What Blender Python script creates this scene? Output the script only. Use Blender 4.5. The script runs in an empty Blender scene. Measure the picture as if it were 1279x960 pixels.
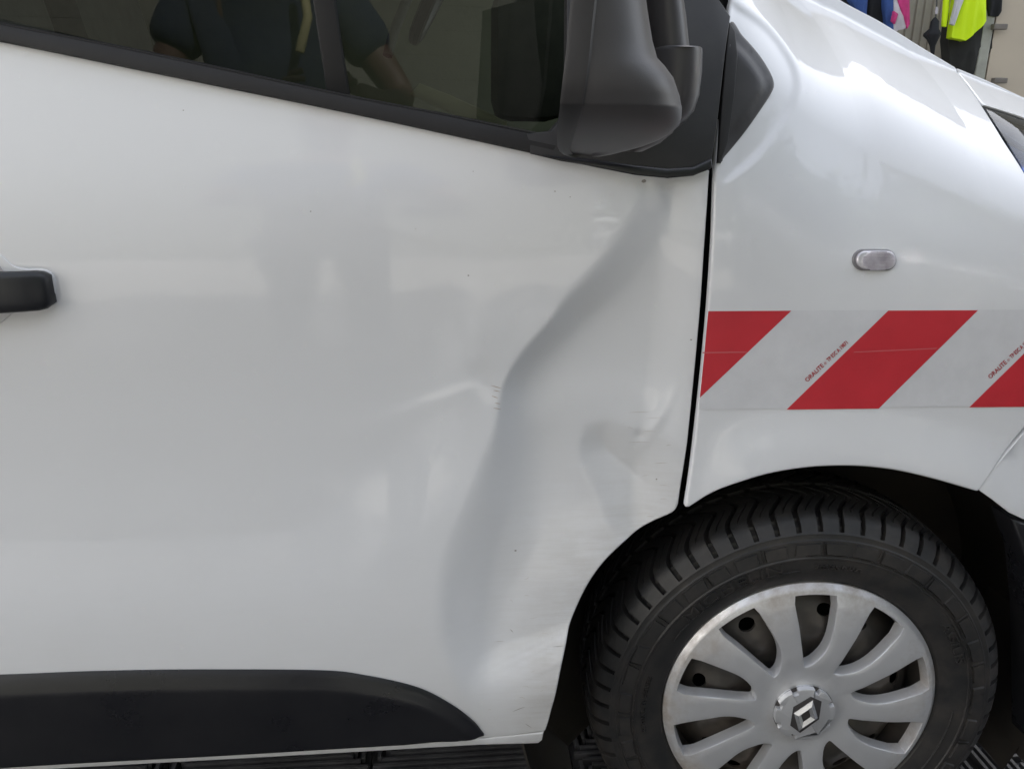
import bpy, bmesh, math, random
import numpy as np
from mathutils import Vector, Matrix, geometry
R = math.radians
random.seed(4); rng = np.random.default_rng(4)
scene = bpy.context.scene
COL = scene.collection

# ------------------------------------------------------------ camera
PSI, TH, RHO, FPX = R(5.58), R(17.57), R(0.63), 1034.0
CAM = np.array([0.0, -1.0, 1.211])
_r0 = np.array([math.cos(PSI), -math.sin(PSI), 0.0])
_f = np.array([math.sin(PSI)*math.cos(TH), math.cos(PSI)*math.cos(TH), -math.sin(TH)])
_u0 = np.cross(_r0, _f)
_r = _r0*math.cos(RHO) + _u0*math.sin(RHO)
_u = -_r0*math.sin(RHO) + _u0*math.cos(RHO)
cd = bpy.data.cameras.new('camera'); cam = bpy.data.objects.new('camera', cd); COL.objects.link(cam)
cd.sensor_fit = 'HORIZONTAL'; cd.sensor_width = 36.0; cd.lens = 36.0*FPX/1279.0
cd.clip_start = 0.02; cd.clip_end = 500
cam.matrix_world = Matrix(((_r[0], _u[0], -_f[0], CAM[0]), (_r[1], _u[1], -_f[1], CAM[1]), (_r[2], _u[2], -_f[2], CAM[2]), (0, 0, 0, 1)))
scene.camera = cam

# ------------------------------------------------------------ world, sun, exposure
w = bpy.data.worlds.new('World'); scene.world = w; w.use_nodes = True
nt = w.node_tree; bg = nt.nodes['Background']
sky = nt.nodes.new('ShaderNodeTexSky'); sky.sky_type = 'NISHITA'; sky.sun_disc = False
SUN_EL, SUN_AZ = R(42), R(25)          # the sun stands behind the building that shades the van; the far side of the yard is sunlit
sky.sun_elevation = SUN_EL; sky.sun_rotation = SUN_AZ
sky.air_density = 1.0; sky.dust_density = 2.0; sky.ozone_density = 1.0
hz = nt.nodes.new('ShaderNodeHueSaturation'); hz.inputs['Saturation'].default_value = .36   # milky summer sky
nt.links.new(sky.outputs[0], hz.inputs['Color']); nt.links.new(hz.outputs[0], bg.inputs[0]); bg.inputs[1].default_value = 0.15
sd = bpy.data.lights.new('sun', 'SUN'); sun = bpy.data.objects.new('sun', sd); COL.objects.link(sun)
sd.energy = 4.2; sd.angle = R(0.53); sd.color = (1.0, 0.96, 0.92)
sdir = Vector((math.sin(SUN_AZ)*math.cos(SUN_EL), math.cos(SUN_AZ)*math.cos(SUN_EL), math.sin(SUN_EL)))
sun.rotation_euler = sdir.to_track_quat('Z', 'Y').to_euler()
vs = scene.view_settings; vs.view_transform = 'Standard'; vs.look = 'None'; vs.exposure = 1.68; vs.gamma = 1.0; vs.use_curve_mapping = False
scene.cycles.max_bounces = 8; scene.cycles.blur_glossy = 0.1; scene.cycles.sample_clamp_indirect = 0.0; scene.cycles.transparent_max_bounces = 12
try: scene.cycles.use_denoising = True
except Exception: pass

# ------------------------------------------------------------ projection helpers (authoring only: photo point -> real place at depth Y)
def P(px, py, Y):
    px = np.asarray(px, float); py = np.asarray(py, float)
    d = _f + _r*((px-639.5)/FPX)[..., None] + _u*((480-py)/FPX)[..., None]
    t = (np.asarray(Y)-CAM[1])/d[..., 1]
    return CAM + d*t[..., None]
def Q(p):
    v = np.asarray(p) - CAM; w_ = v@_f
    return 639.5 + FPX*(v@_r)/w_, 480 - FPX*(v@_u)/w_
def sstep(t): t = np.clip(t, 0, 1); return t*t*(3-2*t)
def spline(pts, n=None, step=None):
    """Catmull-Rom through pts (k,d) resampled by arc length to n points"""
    p = np.asarray(pts, float)
    if len(p) > 2:
        e = np.vstack([2*p[0]-p[1], p, 2*p[-1]-p[-2]]); out = []
        for i in range(1, len(e)-2):
            a, b, c, d = e[i-1], e[i], e[i+1], e[i+2]
            for t in np.linspace(0, 1, 12, endpoint=False):
                out.append(.5*((2*b)+(-a+c)*t+(2*a-5*b+4*c-d)*t*t+(-a+3*b-3*c+d)*t**3))
        out.append(p[-1]); p = np.array(out)
    s = np.r_[0, np.cumsum(np.linalg.norm(np.diff(p[:, :2], axis=0), axis=1))]
    q = np.linspace(0, s[-1], n)
    return np.stack([np.interp(q, s, p[:, k]) for k in range(p.shape[1])], 1)
def poly(pts, n):
    p = np.asarray(pts, float)
    s = np.r_[0, np.cumsum(np.linalg.norm(np.diff(p, axis=0), axis=1))]
    q = np.linspace(0, s[-1], n)
    return np.stack([np.interp(q, s, p[:, k]) for k in range(2)], 1)

# ------------------------------------------------------------ the side of the van as a surface y = S(x, z)
PROF = np.array([(-.5, .02), (.25, .016), (.30, .008), (.36, -.004), (.45, -.012), (.56, -.005), (.68, .007), (.78, .015), (.88, .016),
                 (.98, .012), (1.06, .008), (1.13, .013), (1.20, .028), (1.30, .050), (1.9, .20), (2.4, .4)])
_zz = np.linspace(-.5, 2.4, 1200)
_pp = np.interp(_zz, PROF[:, 0], PROF[:, 1])
_k = np.exp(-.5*(np.arange(-60, 61)*(_zz[1]-_zz[0])/.028)**2); _k /= _k.sum()
_pp = np.convolve(np.pad(_pp, 60, 'edge'), _k, 'valid')
_T = P([840, 975, 1045, 1100, 1190, 1279, 1400], [-150, -46, 0, 29, 83, 124, 172], .20)
def blur(a, s):
    n = int(3*s)+1; k = np.exp(-.5*(np.arange(-n, n+1)/s)**2); k /= k.sum()
    a = np.apply_along_axis(lambda v: np.convolve(np.pad(v, n, 'edge'), k, 'valid'), 0, a)
    return np.apply_along_axis(lambda v: np.convolve(np.pad(v, n, 'edge'), k, 'valid'), 1, a)
GX, GY, GS = -340, -120, 2           # depth map of dents and pressed lines, 2 px cells
_gx = np.arange(GX, 1520, GS); _gy = np.arange(GY, 1080, GS)
MX, MY = np.meshgrid(_gx, _gy)
def crease(curve):
    """curve rows: x, y, amplitude (m, inward), width px, recovery px, softness px; acts on the right of the direction of travel"""
    c = spline(curve, 90); X = MX.ravel(); Y = MY.ravel()
    best = np.full(X.shape, 1e9); sg = np.zeros(X.shape); par = np.zeros((4, X.size)); W = np.zeros(X.size); near = np.zeros(X.size)
    for i in range(len(c)-1):
        a, b = c[i], c[i+1]; tx, ty = b[0]-a[0], b[1]-a[1]; L2 = tx*tx+ty*ty+1e-9
        t = np.clip(((X-a[0])*tx+(Y-a[1])*ty)/L2, 0, 1)
        dx = X-(a[0]+t*tx); dy = Y-(a[1]+t*ty); d = np.hypot(dx, dy)
        m = d < best; best[m] = d[m]; sg[m] = -np.sign(tx*dy-ty*dx)[m]; near[m] = (i+t[m])/(len(c)-1)
        wt = 1/(d*d+16)**1.6; W += wt
        for k in range(4): par[k] += wt*.5*(a[k+2]+b[k+2])
    par /= W; par[0] *= sstep(near/.10)*sstep((1-near)/.10)
    A, wd, L, s0 = par; s = best*sg
    sp = lambda v, k: k*np.log1p(np.exp(np.clip(v/k, -30, 30)))+np.maximum(0, v-30*k)
    s1 = 3.0*s0+5
    g_ = .62*np.minimum(1.0, np.maximum(0, sp(s, s0)-sp(s-wd, s1))/wd)+.38*(1-np.exp(-sp(s, s0)/(3.5*wd)))
    return (A*g_*np.exp(-np.maximum(0, s-wd)/L)).reshape(MX.shape)
m_ = .001
D = 3.1*crease([(850, 120, 3*m_, 46, 420, 2), (835, 160, 4*m_, 46, 420, 2), (815, 212, 5*m_, 44, 420, 2), (802, 240, 6.5*m_, 44, 420, 2.5), (775, 290, 9*m_, 52, 420, 3.5), (738, 340, 10.5*m_, 50, 420, 3), (705, 375, 12*m_, 44, 420, 2),
             (685, 402, 12*m_, 38, 420, 1.2), (652, 440, 11*m_, 30, 420, 1.3), (630, 478, 11*m_, 28, 420, 1.0), (622, 520, 12*m_, 34, 420, 1.2), (613, 560, 13*m_, 46, 420, 4),
             (585, 620, 14*m_, 58, 420, 10), (562, 680, 14.5*m_, 62, 420, 9), (552, 740, 15.5*m_, 62, 400, 6), (556, 800, 15*m_, 56, 360, 5), (572, 850, 11*m_, 46, 260, 4),
             (592, 890, 4*m_, 34, 160, 5), (603, 912, 0, 25, 100, 5)])
D += 3.0*crease([(960, 585, 6*m_, 60, 400, 3), (900, 570, 6*m_, 60, 400, 3), (850, 556, 6.5*m_, 60, 400, 2.5), (812, 549, 7*m_, 60, 400, 2.2), (785, 541, 7.5*m_, 60, 400, 3), (762, 534, 8*m_, 60, 400, 4), (742, 539, 9*m_, 60, 400, 3),
             (730, 558, 10*m_, 60, 400, 2.2), (729, 582, 10*m_, 60, 400, 2.5), (742, 612, 10*m_, 60, 400, 3), (760, 648, 9*m_, 60, 400, 4), (773, 690, 7*m_, 70, 300, 6), (782, 740, 4*m_, 60, 200, 8), (790, 790, 0, 30, 100, 8)])
D += 2.2*crease([(720, 610, 0, 40, 140, 12), (680, 680, -2.5*m_, 40, 140, 8), (655, 715, -4*m_, 36, 140, 5), (625, 770, -4*m_, 36, 140, 7), (612, 840, -2*m_, 40, 120, 10), (610, 890, 0, 40, 120, 10)])
D += 2.6*crease([(618, 478, 0, 50, 250, 3), (560, 520, -4*m_, 80, 260, 12), (470, 585, -5*m_, 90, 280, 16), (380, 636, -6*m_, 90, 300, 26), (200, 664, -5*m_, 90, 300, 22), (0, 672, -5*m_, 90, 300, 20), (-340, 676, -5*m_, 90, 300, 20)])
def bump(cx, cy, sx, sy, a, rot=0):
    c, s = math.cos(R(rot)), math.sin(R(rot)); X = MX-cx; Y = MY-cy
    return a*np.exp(-.5*(((X*c+Y*s)/sx)**2+((-X*s+Y*c)/sy)**2))
D += bump(826, 530, 5, 22, -2.5*m_, 28) + bump(806, 552, 6, 5, 2.0*m_)
# fine folds fanning out of the pinched point
D += crease([(618, 478, 0, 16, 60, 1.5), (606, 440, 2.4*m_, 22, 70, 2), (598, 400, 2.2*m_, 28, 80, 4), (600, 350, 1*m_, 30, 80, 8), (608, 310, 0, 30, 80, 8)])
D += crease([(572, 448, 0, 20, 40, 5), (590, 462, .4*m_, 18, 30, 3), (605, 472, .9*m_, 14, 25, 1.5), (616, 482, 1.0*m_, 12, 25, 1.0), (628, 496, 0, 12, 25, 1.5)])
D += bump(806, 232, 7, 9, 2.6*m_) + bump(842, 262, 5, 15, 1.6*m_) + bump(826, 250, 9, 16, -1.3*m_, -20)
D += bump(690, 520, 60, 22, -1.6*m_, -20) + bump(668, 640, 22, 70, 1.8*m_, 8) + bump(590, 770, 14, 60, -1.8*m_, 6)
D += bump(588, 440, 22, 60, -1.6*m_, 12) + bump(604, 476, 10, 16, 2.2*m_, -30) + bump(560, 430, 26, 50, .9*m_, 20)
D += bump(700, 300, 90, 60, -1.2*m_, -40) + bump(820, 520, 12, 26, -1.6*m_, -30) + bump(840, 258, 14, 22, 1.5*m_) + bump(790, 470, 40, 50, 2*m_)
D += bump(660, 600, 60, 90, 1.5*m_, 10)
gapx = np.interp(MY, [214, 400, 500, 638, 700, 1000], [888, 877, 867, 851, 851, 851])
D = blur(D, .6)
D *= .5+.5*sstep((gapx-MX)/60)
D *= sstep((MY-196)/24)
FD = crease([(1500, 300, 0, 30, 120, 5), (1279, 196, -8*m_, 30, 120, 1.6), (1200, 146, -9*m_, 30, 120, 1.4), (1110, 95, -8*m_, 34, 120, 1.6), (1045, 62, -5*m_, 34, 120, 4), (1020, 38, 0, 34, 120, 8)])
_ar = spline([(855, 634), (900, 606), (950, 588), (1005, 578), (1060, 576), (1110, 581), (1160, 592), (1216, 608), (1262, 648), (1285, 700)], 160)
dist = np.full(MX.shape, 1e9)
for q in _ar: dist = np.minimum(dist, np.hypot(MX-q[0], MY-q[1]))
FD += -.009*(1-sstep(dist/75))*sstep((MX-862)/70)
FD += bump(1180, 250, 90, 30, 2.5*m_, 24)
# rim pressed round the corner trim
_tr = spline([(905, 22), (945, 52), (972, 92), (972, 118), (958, 142), (930, 180), (896, 208)], 60)
dt = np.full(MX.shape, 1e9)
for q in _tr: dt = np.minimum(dt, np.hypot(MX-q[0], MY-q[1]))
FD += .0055*(1-sstep((dt-18)/6))
FD *= sstep((MX-gapx-6)/30)
FD = blur(FD, 1.2)
def sample(x, z, y, D):
    q = Q(np.stack([x, y, z], -1)); u = np.clip((q[0]-GX)/GS, 0, len(_gx)-1.001); v = np.clip((q[1]-GY)/GS, 0, len(_gy)-1.001)
    i = u.astype(int); j = v.astype(int); a = u-i; b = v-j
    return D[j, i]*(1-a)*(1-b)+D[j, i+1]*a*(1-b)+D[j+1, i]*(1-a)*b+D[j+1, i+1]*a*b
def S0(x, z):
    y = np.interp(z, _zz, _pp)
    y = y + .05*np.maximum(0, x-.15)**1.5 + .30*np.maximum(0, x-.80)**2
    T = np.interp(x, _T[:, 0], _T[:, 2]); t = np.clip((z-(T-.20))/.20, 0, 1.15)
    lean = .23*.03*np.log1p(np.exp(np.clip((z-1.0)/.03, -30, 30)))
    return y + .13*t*t*sstep((x-.30)/.08) + lean*sstep((x-.37)/.22)
def S(x, z):
    y = S0(x, z); return y + sample(x, z, y, D)
def SF(x, z):                          # the wing's own pressed shape
    y = S0(x, z); return y + sample(x, z, y, FD)
def on(pts, surf=S0, it=14):
    """photo points -> (x, z) where the surface is"""
    pts = np.asarray(pts, float); Y = np.zeros(len(pts))
    for _ in range(it):
        p = P(pts[:, 0], pts[:, 1], Y); Y = Y*.4 + .6*surf(p[:, 0], p[:, 2])
    return P(pts[:, 0], pts[:, 1], Y)[:, [0, 2]]

# ------------------------------------------------------------ object helpers
def link(o, parent=None):
    COL.objects.link(o)
    if parent: o.parent = parent
    return o
def empty(name, label=None, cat=None, group=None, loc=(0, 0, 0), parent=None):
    o = bpy.data.objects.new(name, None); o.empty_display_size = .05; o.location = loc; link(o, parent)
    if label: o['label'] = label
    if cat: o['category'] = cat
    if group: o['group'] = group
    return o
def mesh(name, verts, faces, mat, parent=None, smooth=True, label=None, sharp=None):
    me = bpy.data.meshes.new(name); me.from_pydata([tuple(v) for v in verts], [], [tuple(f) for f in faces])
    me.materials.append(mat); o = link(bpy.data.objects.new(name, me), parent)
    if smooth:
        me.shade_smooth()
        if sharp: me.set_sharp_from_angle(angle=R(sharp))
    if label: o['label'] = label
    return o
def fix(o):
    bm = bmesh.new(); bm.from_mesh(o.data); bmesh.ops.recalc_face_normals(bm, faces=bm.faces); bm.to_mesh(o.data); bm.free()
def frombm(name, bm, mat, parent=None, smooth=True, sharp=30, label=None):
    bmesh.ops.recalc_face_normals(bm, faces=bm.faces)
    me = bpy.data.meshes.new(name); bm.to_mesh(me); bm.free(); me.materials.append(mat)
    o = link(bpy.data.objects.new(name, me), parent)
    if smooth: me.shade_smooth(); me.set_sharp_from_angle(angle=R(sharp))
    if label: o['label'] = label
    return o
def bm_box(bm, c, s, bev=0, rot=None):
    g = bmesh.ops.create_cube(bm, size=1); vs_ = g['verts']
    for v in vs_:
        v.co = Vector((v.co.x*s[0], v.co.y*s[1], v.co.z*s[2]))
        if rot is not None: v.co = rot @ v.co
        v.co += Vector(c)
    if bev:
        es = list({e for v in vs_ for e in v.link_edges}); bmesh.ops.bevel(bm, geom=es, offset=bev, segments=2, affect='EDGES', profile=.6)
def grid_faces(nu, nv, off=0, flip=False):
    f = []
    for j in range(nv-1):
        for i in range(nu-1):
            a = off+j*nu+i; q = (a, a+1, a+nu+1, a+nu); f.append(q[::-1] if flip else q)
    return f
def coons(name, left, right, top, bottom, nu, nv, mat, parent, surf=S, off=0.0, hem=.003, depth=.018, edges='lrtb', label=None, crown=None):
    """panel on the body surface between four (x,z) curves; rounded, folded-in edges"""
    L = left; Rr = right; T = top; B = bottom
    u = np.linspace(0, 1, nu)[None, :, None]; v = np.linspace(0, 1, nv)[:, None, None]
    G = (1-u)*L[:, None]+u*Rr[:, None]+(1-v)*T[None]+v*B[None]-((1-u)*(1-v)*T[0]+u*(1-v)*T[-1]+(1-u)*v*B[0]+u*v*B[-1])
    X = G[..., 0]; Z = G[..., 1]; Y = surf(X, Z)+off
    if crown is not None: Y = Y + crown(u[..., 0], v[..., 0])
    V = np.stack([X, Y, Z], -1); verts = list(V.reshape(-1, 3)); faces = grid_faces(nu, nv, flip=True)
    # boundary loop clockwise
    loop = [(0, i) for i in range(nu)]+[(j, nu-1) for j in range(1, nv)]+[(nv-1, i) for i in range(nu-2, -1, -1)]+[(j, 0) for j in range(nv-2, 0, -1)]
    pts = np.array([V[a] for a in loop]); nxt = np.roll(pts, -1, 0); prv = np.roll(pts, 1, 0)
    t = nxt-prv; t[:, 1] = 0; t /= np.linalg.norm(t, axis=1)[:, None]+1e-12
    out = np.stack([-t[:, 2], 0*t[:, 0], t[:, 0]], 1)   # outward for clockwise (x right, z up)
    c = pts.mean(0)
    n = len(loop); base = [a*nu+b for a, b in loop]
    for a in (18, 40, 65, 90):
        ring = pts+out*hem*math.sin(R(a))+np.array([0, 1, 0])*hem*(1-math.cos(R(a)))
        o0 = len(verts); verts += list(ring)
        for i in range(n):
            j = (i+1) % n; faces.append((base[i], base[j], o0+j, o0+i))
        base = [o0+i for i in range(n)]
    ring = ring+np.array([0, depth, 0]); o0 = len(verts); verts += list(ring)
    for i in range(n):
        j = (i+1) % n; faces.append((base[i], base[j], o0+j, o0+i))
    o = mesh(name, verts, faces, mat, parent, label=label, sharp=60)
    return o
def plate(name, pts, mat, parent, surf=S0, off=-.002, thick=.01, bev=.003, dome=0.0, smooth_n=None, closed_back=False, label=None, conv=True, sharp=40, flat=False):
    """flat-ish piece with outline pts (photo px), front raised off the surface, bevelled rim, inner rows so it can crown"""
    if flat and sharp == 40: sharp = 20
    p = np.asarray(pts, float)
    if smooth_n:
        e = np.vstack([p, p[:1]]); p = spline(np.vstack([p[-1:], e, p[1:2]]), smooth_n*3)
        # drop the lead-in and lead-out
        q = np.asarray(pts, float); i0 = np.argmin(np.hypot(*(p[:len(p)//3]-q[0]).T)); i1 = len(p)-1-np.argmin(np.hypot(*(p[::-1][:len(p)//3]-q[0]).T)); p = p[i0:i1]
        p = poly(np.vstack([p, p[:1]]), smooth_n+1)[:-1]
    xz = on(p, surf) if conv else p
    a = .5*np.sum(xz[:, 0]*np.roll(xz[:, 1], -1)-np.roll(xz[:, 0], -1)*xz[:, 1])
    if a < 0: xz = xz[::-1]
    n = len(xz)
    e1 = xz-np.roll(xz, 1, 0); e2 = np.roll(xz, -1, 0)-xz
    e1 /= np.linalg.norm(e1, axis=1)[:, None]+1e-12; e2 /= np.linalg.norm(e2, axis=1)[:, None]+1e-12
    nr = np.stack([-(e1+e2)[:, 1], (e1+e2)[:, 0]], 1); nr /= np.linalg.norm(nr, axis=1)[:, None]+1e-12
    cs = np.clip(nr[:, 0]*-e1[:, 1]+nr[:, 1]*e1[:, 0], .5, 1); nr = nr/cs[:, None]
    bm = bmesh.new(); prev = None
    rows = [(0, thick)]+[(bev*(1-math.cos(R(q))), bev*(1-math.sin(R(q)))) for q in (0, 30, 60, 90)]
    for ins, dep in rows:
        xy = xz+nr*ins; Y = surf(xy[:, 0], xy[:, 1])+off+dep
        vs_ = [bm.verts.new((xy[i, 0], Y[i], xy[i, 1])) for i in range(n)]
        if prev:
            for i in range(n): bm.faces.new((prev[i], prev[(i+1) % n], vs_[(i+1) % n], vs_[i]))
        prev = vs_
    rim = [Vector((v.co.x, v.co.z)) for v in prev]; extra = []
    if not flat:
        P0 = np.array(rim); lo = P0.min(0); hi = P0.max(0); stp = max(hi-lo)/26
        for gx_ in np.arange(lo[0], hi[0], stp):
            for gz_ in np.arange(lo[1], hi[1], stp):
                q0 = P0; q1 = np.roll(P0, -1, 0)
                cr = ((q0[:, 1] > gz_) != (q1[:, 1] > gz_)) & (gx_ < (q1[:, 0]-q0[:, 0])*(gz_-q0[:, 1])/(q1[:, 1]-q0[:, 1]+1e-12)+q0[:, 0])
                if cr.sum() % 2 and np.min(np.hypot(P0[:, 0]-gx_, P0[:, 1]-gz_)) > stp*.45: extra.append(Vector((gx_, gz_)))
    vo, _e, fo, ov, _, _ = geometry.delaunay_2d_cdt(rim+extra, [], [list(range(n))], 1, 1e-7)
    vmap = []
    for q, src in zip(vo, ov):
        k = [s_ for s_ in src if s_ < n]
        if k: vmap.append(prev[k[0]])
        else:
            Yv = float(surf(np.array([q.x]), np.array([q.y]))[0])+off
            if dome: Yv -= dome*(1-math.exp(-np.min(np.hypot(P0[:, 0]-q.x, P0[:, 1]-q.y))/(stp*5)))
            vmap.append(bm.verts.new((q.x, Yv, q.y)))
    for f_ in fo:
        try: bm.faces.new([vmap[i] for i in f_])
        except ValueError: pass
    return frombm(name, bm, mat, parent, sharp=sharp, label=label)

# ------------------------------------------------------------ materials
def M(name, col, rough=.5, metal=0, coat=0, coat_r=.03, spec=.5):
    m = bpy.data.materials.new(name); m.use_nodes = True; b = m.node_tree.nodes['Principled BSDF']
    b.inputs['Base Color'].default_value = (*col, 1); b.inputs['Roughness'].default_value = rough; b.inputs['Metallic'].default_value = metal
    b.inputs['Coat Weight'].default_value = coat; b.inputs['Coat Roughness'].default_value = coat_r; b.inputs['Coat IOR'].default_value = 1.55; b.inputs['Specular IOR Level'].default_value = spec
    return m, m.node_tree, b
def noise(nt, scale, detail=4, rough=.55, vec=None, sc3=None):
    n = nt.nodes.new('ShaderNodeTexNoise'); n.inputs['Scale'].default_value = scale; n.inputs['Detail'].default_value = detail; n.inputs['Roughness'].default_value = rough
    tc = nt.nodes.new('ShaderNodeTexCoord'); src = tc.outputs['Object']
    if sc3:
        mp = nt.nodes.new('ShaderNodeMapping'); mp.inputs['Scale'].default_value = sc3; nt.links.new(src, mp.inputs[0]); src = mp.outputs[0]
    nt.links.new(src, n.inputs['Vector']); return n
def ramp(nt, src, stops):
    r = nt.nodes.new('ShaderNodeValToRGB'); e = r.color_ramp.elements
    while len(e) < len(stops): e.new(.5)
    for i, (p, c) in enumerate(stops):
        e[i].position = p; e[i].color = (*c, 1) if not isinstance(c, (int, float)) else (c, c, c, 1)
    nt.links.new(src, r.inputs[0]); return r
def mix(nt, fac, a, b):
    m = nt.nodes.new('ShaderNodeMix'); m.data_type = 'RGBA'
    if isinstance(fac, (int, float)): m.inputs[0].default_value = fac
    else: nt.links.new(fac, m.inputs[0])
    for k, s in ((6, a), (7, b)):
        if isinstance(s, tuple): m.inputs[k].default_value = (*s, 1)
        else: nt.links.new(s, m.inputs[k])
    return m.outputs[2]
def mul(nt, a, b, op='MULTIPLY'):
    m = nt.nodes.new('ShaderNodeMath'); m.operation = op
    for k, s in ((0, a), (1, b)):
        if isinstance(s, (int, float)): m.inputs[k].default_value = s
        else: nt.links.new(s, m.inputs[k])
    return m.outputs[0]
def bumpn(nt, b, h, strength, dist=.001, sock='Normal'):
    n = nt.nodes.new('ShaderNodeBump'); n.inputs['Strength'].default_value = strength; n.inputs['Distance'].default_value = dist
    nt.links.new(h, n.inputs['Height']); nt.links.new(n.outputs[0], b.inputs[sock]); return n

def paint_material(name, dirt_amount):
    m, t, b = M(name, (.79, .80, .82), .42, 0, 1.0, .035)
    n1 = noise(t, 2.2, 5, .6); f = ramp(t, n1.outputs[0], [(.35, 0.0), (.75, 1.0)])
    c = mix(t, mul(t, f.outputs[0], .35), (.80, .805, .82), (.76, .765, .775))
    tc = t.nodes.new('ShaderNodeTexCoord'); sp = t.nodes.new('ShaderNodeSeparateXYZ'); t.links.new(tc.outputs['Object'], sp.inputs[0])
    # road dirt: horizontal streaks low down near the arch
    n2 = noise(t, 1.0, 8, .7, sc3=(14, 14, 150)); s2 = ramp(t, n2.outputs[0], [(.40, 0.0), (.72, 1.0)])
    n3 = noise(t, 9, 6, .6); s3 = ramp(t, n3.outputs[0], [(.35, .15), (.7, 1.0)])
    mr = t.nodes.new('ShaderNodeMapRange'); mr.interpolation_type = 'SMOOTHSTEP'; t.links.new(sp.outputs['Z'], mr.inputs[0])
    for k, v in ((1, .86), (2, .45), (3, 0), (4, 1)): mr.inputs[k].default_value = v
    mx = t.nodes.new('ShaderNodeMapRange'); mx.interpolation_type = 'SMOOTHSTEP'; t.links.new(sp.outputs['X'], mx.inputs[0])
    for k, v in ((1, .02), (2, .34), (3, 0.05), (4, 1)): mx.inputs[k].default_value = v
    d = mul(t, mul(t, mr.outputs[0], mx.outputs[0]), mul(t, mul(t, s2.outputs[0], .6), s3.outputs[0], 'ADD'))
    d = mul(t, d, dirt_amount)
    c = mix(t, d, c, (.46, .42, .37))
    t.links.new(c, b.inputs['Base Color'])
    t.links.new(mul(t, mul(t, d, .5), .05, 'ADD'), b.inputs['Coat Roughness'])
    nb = noise(t, 70, 3, .55); nb2 = noise(t, 9, 2, .5); hh_ = mul(t, mul(t, nb.outputs[0], .00007), mul(t, nb2.outputs[0], .0009), 'ADD')
    bn = t.nodes.new('ShaderNodeBump'); bn.inputs['Strength'].default_value = 1.0; bn.inputs['Distance'].default_value = 1.0
    t.links.new(hh_, bn.inputs['Height']); t.links.new(bn.outputs[0], b.inputs['Coat Normal'])
    return m
PAINT = paint_material('white_paint', .95)
PAINTF = paint_material('white_paint_clean', .10)
def plastic(name, col, rough, grain=700, dust=.25, dustcol=(.12, .115, .11), bs=.25):
    m, t, b = M(name, col, rough)
    n = noise(t, 6, 6, .65); f = ramp(t, n.outputs[0], [(.4, 0.0), (.8, 1.0)])
    t.links.new(mix(t, mul(t, f.outputs[0], dust), col, dustcol), b.inputs['Base Color'])
    n2 = noise(t, grain, 3, .6); bumpn(t, b, n2.outputs[0], bs, .0004)
    r = ramp(t, n.outputs[0], [(.3, rough*.85), (.8, min(1, rough*1.25))]); t.links.new(r.outputs[0], b.inputs['Roughness'])
    return m
MOULD = plastic('black_moulding_plastic', (.012, .012, .0145), .29, 700, .2, (.06, .058, .056))
MIRRORP = plastic('mirror_grey_plastic', (.062, .058, .059), .38, 900, .2)
SAILP = plastic('sail_plastic', (.020, .019, .0205), .46, 1200, .25)
TRIMP = plastic('corner_trim_plastic', (.04, .038, .04), .42, 1200, .35)
SEAL = plastic('seal_rubber', (.009, .008, .0078), .62, 600, .3, (.028, .024, .022))
HANDLE = plastic('handle_plastic', (.018, .019, .022), .32, 900, .2)
DARK = M('dark_void', (.006, .006, .006), .9)[0]
LINER = plastic('wheel_liner_plastic', (.026, .022, .018), .75, 120, .7, (.075, .06, .045), .5)
def rubber():
    m, t, b = M('tyre_rubber', (.018, .018, .019), .45)
    n = noise(t, 22, 8, .7); f = ramp(t, n.outputs[0], [(.38, 0.0), (.72, 1.0)])
    n0 = noise(t, 4, 3, .5); f0 = ramp(t, n0.outputs[0], [(.35, .2), (.7, 1.0)])
    t.links.new(mix(t, mul(t, mul(t, f.outputs[0], f0.outputs[0]), .75), (.019, .019, .0195), (.085, .072, .062)), b.inputs['Base Color'])
    n2 = noise(t, 260, 5, .7); bumpn(t, b, n2.outputs[0], .35, .0006)
    return m
RUBBER = rubber()
def silver():
    m, t, b = M('hubcap_silver_paint', (.6, .6, .61), .30, .6)
    n = noise(t, 11, 7, .65); f = ramp(t, n.outputs[0], [(.45, 0.0), (.72, 1.0)])
    tc = t.nodes.new('ShaderNodeTexCoord'); vl = t.nodes.new('ShaderNodeVectorMath'); vl.operation = 'LENGTH'
    mp = t.nodes.new('ShaderNodeMapping'); mp.inputs['Scale'].default_value = (1, 0, 1); t.links.new(tc.outputs['Object'], mp.inputs[0]); t.links.new(mp.outputs[0], vl.inputs[0])
    mr = t.nodes.new('ShaderNodeMapRange'); mr.interpolation_type = 'SMOOTHSTEP'; t.links.new(vl.outputs['Value'], mr.inputs[0])
    for k, v in ((1, .13), (2, .215), (3, .06), (4, 1)): mr.inputs[k].default_value = v
    h = t.nodes.new('ShaderNodeMapRange'); h.interpolation_type = 'SMOOTHSTEP'; t.links.new(vl.outputs['Value'], h.inputs[0])
    for k, v in ((1, .075), (2, .045), (3, 0), (4, .45)): h.inputs[k].default_value = v
    d = mul(t, mul(t, mr.outputs[0], h.outputs[0], 'ADD'), f.outputs[0])
    t.links.new(mix(t, mul(t, d, .95), (.76, .76, .77), (.26, .20, .145)), b.inputs['Base Color'])
    t.links.new(mul(t, mul(t, d, -.5), .58, 'ADD'), b.inputs['Metallic'])
    t.links.new(mul(t, mul(t, d, .35), .30, 'ADD'), b.inputs['Roughness'])
    return m
SILVER = silver()
STEEL = plastic('steel_wheel_paint', (.055, .052, .05), .42, 200, .8, (.15, .12, .095), .2)
STEEL.node_tree.nodes['Principled BSDF'].inputs['Metallic'].default_value = .3
CHROME = M('emblem_chrome', (.60, .60, .61), .26, .7)[0]
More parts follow.
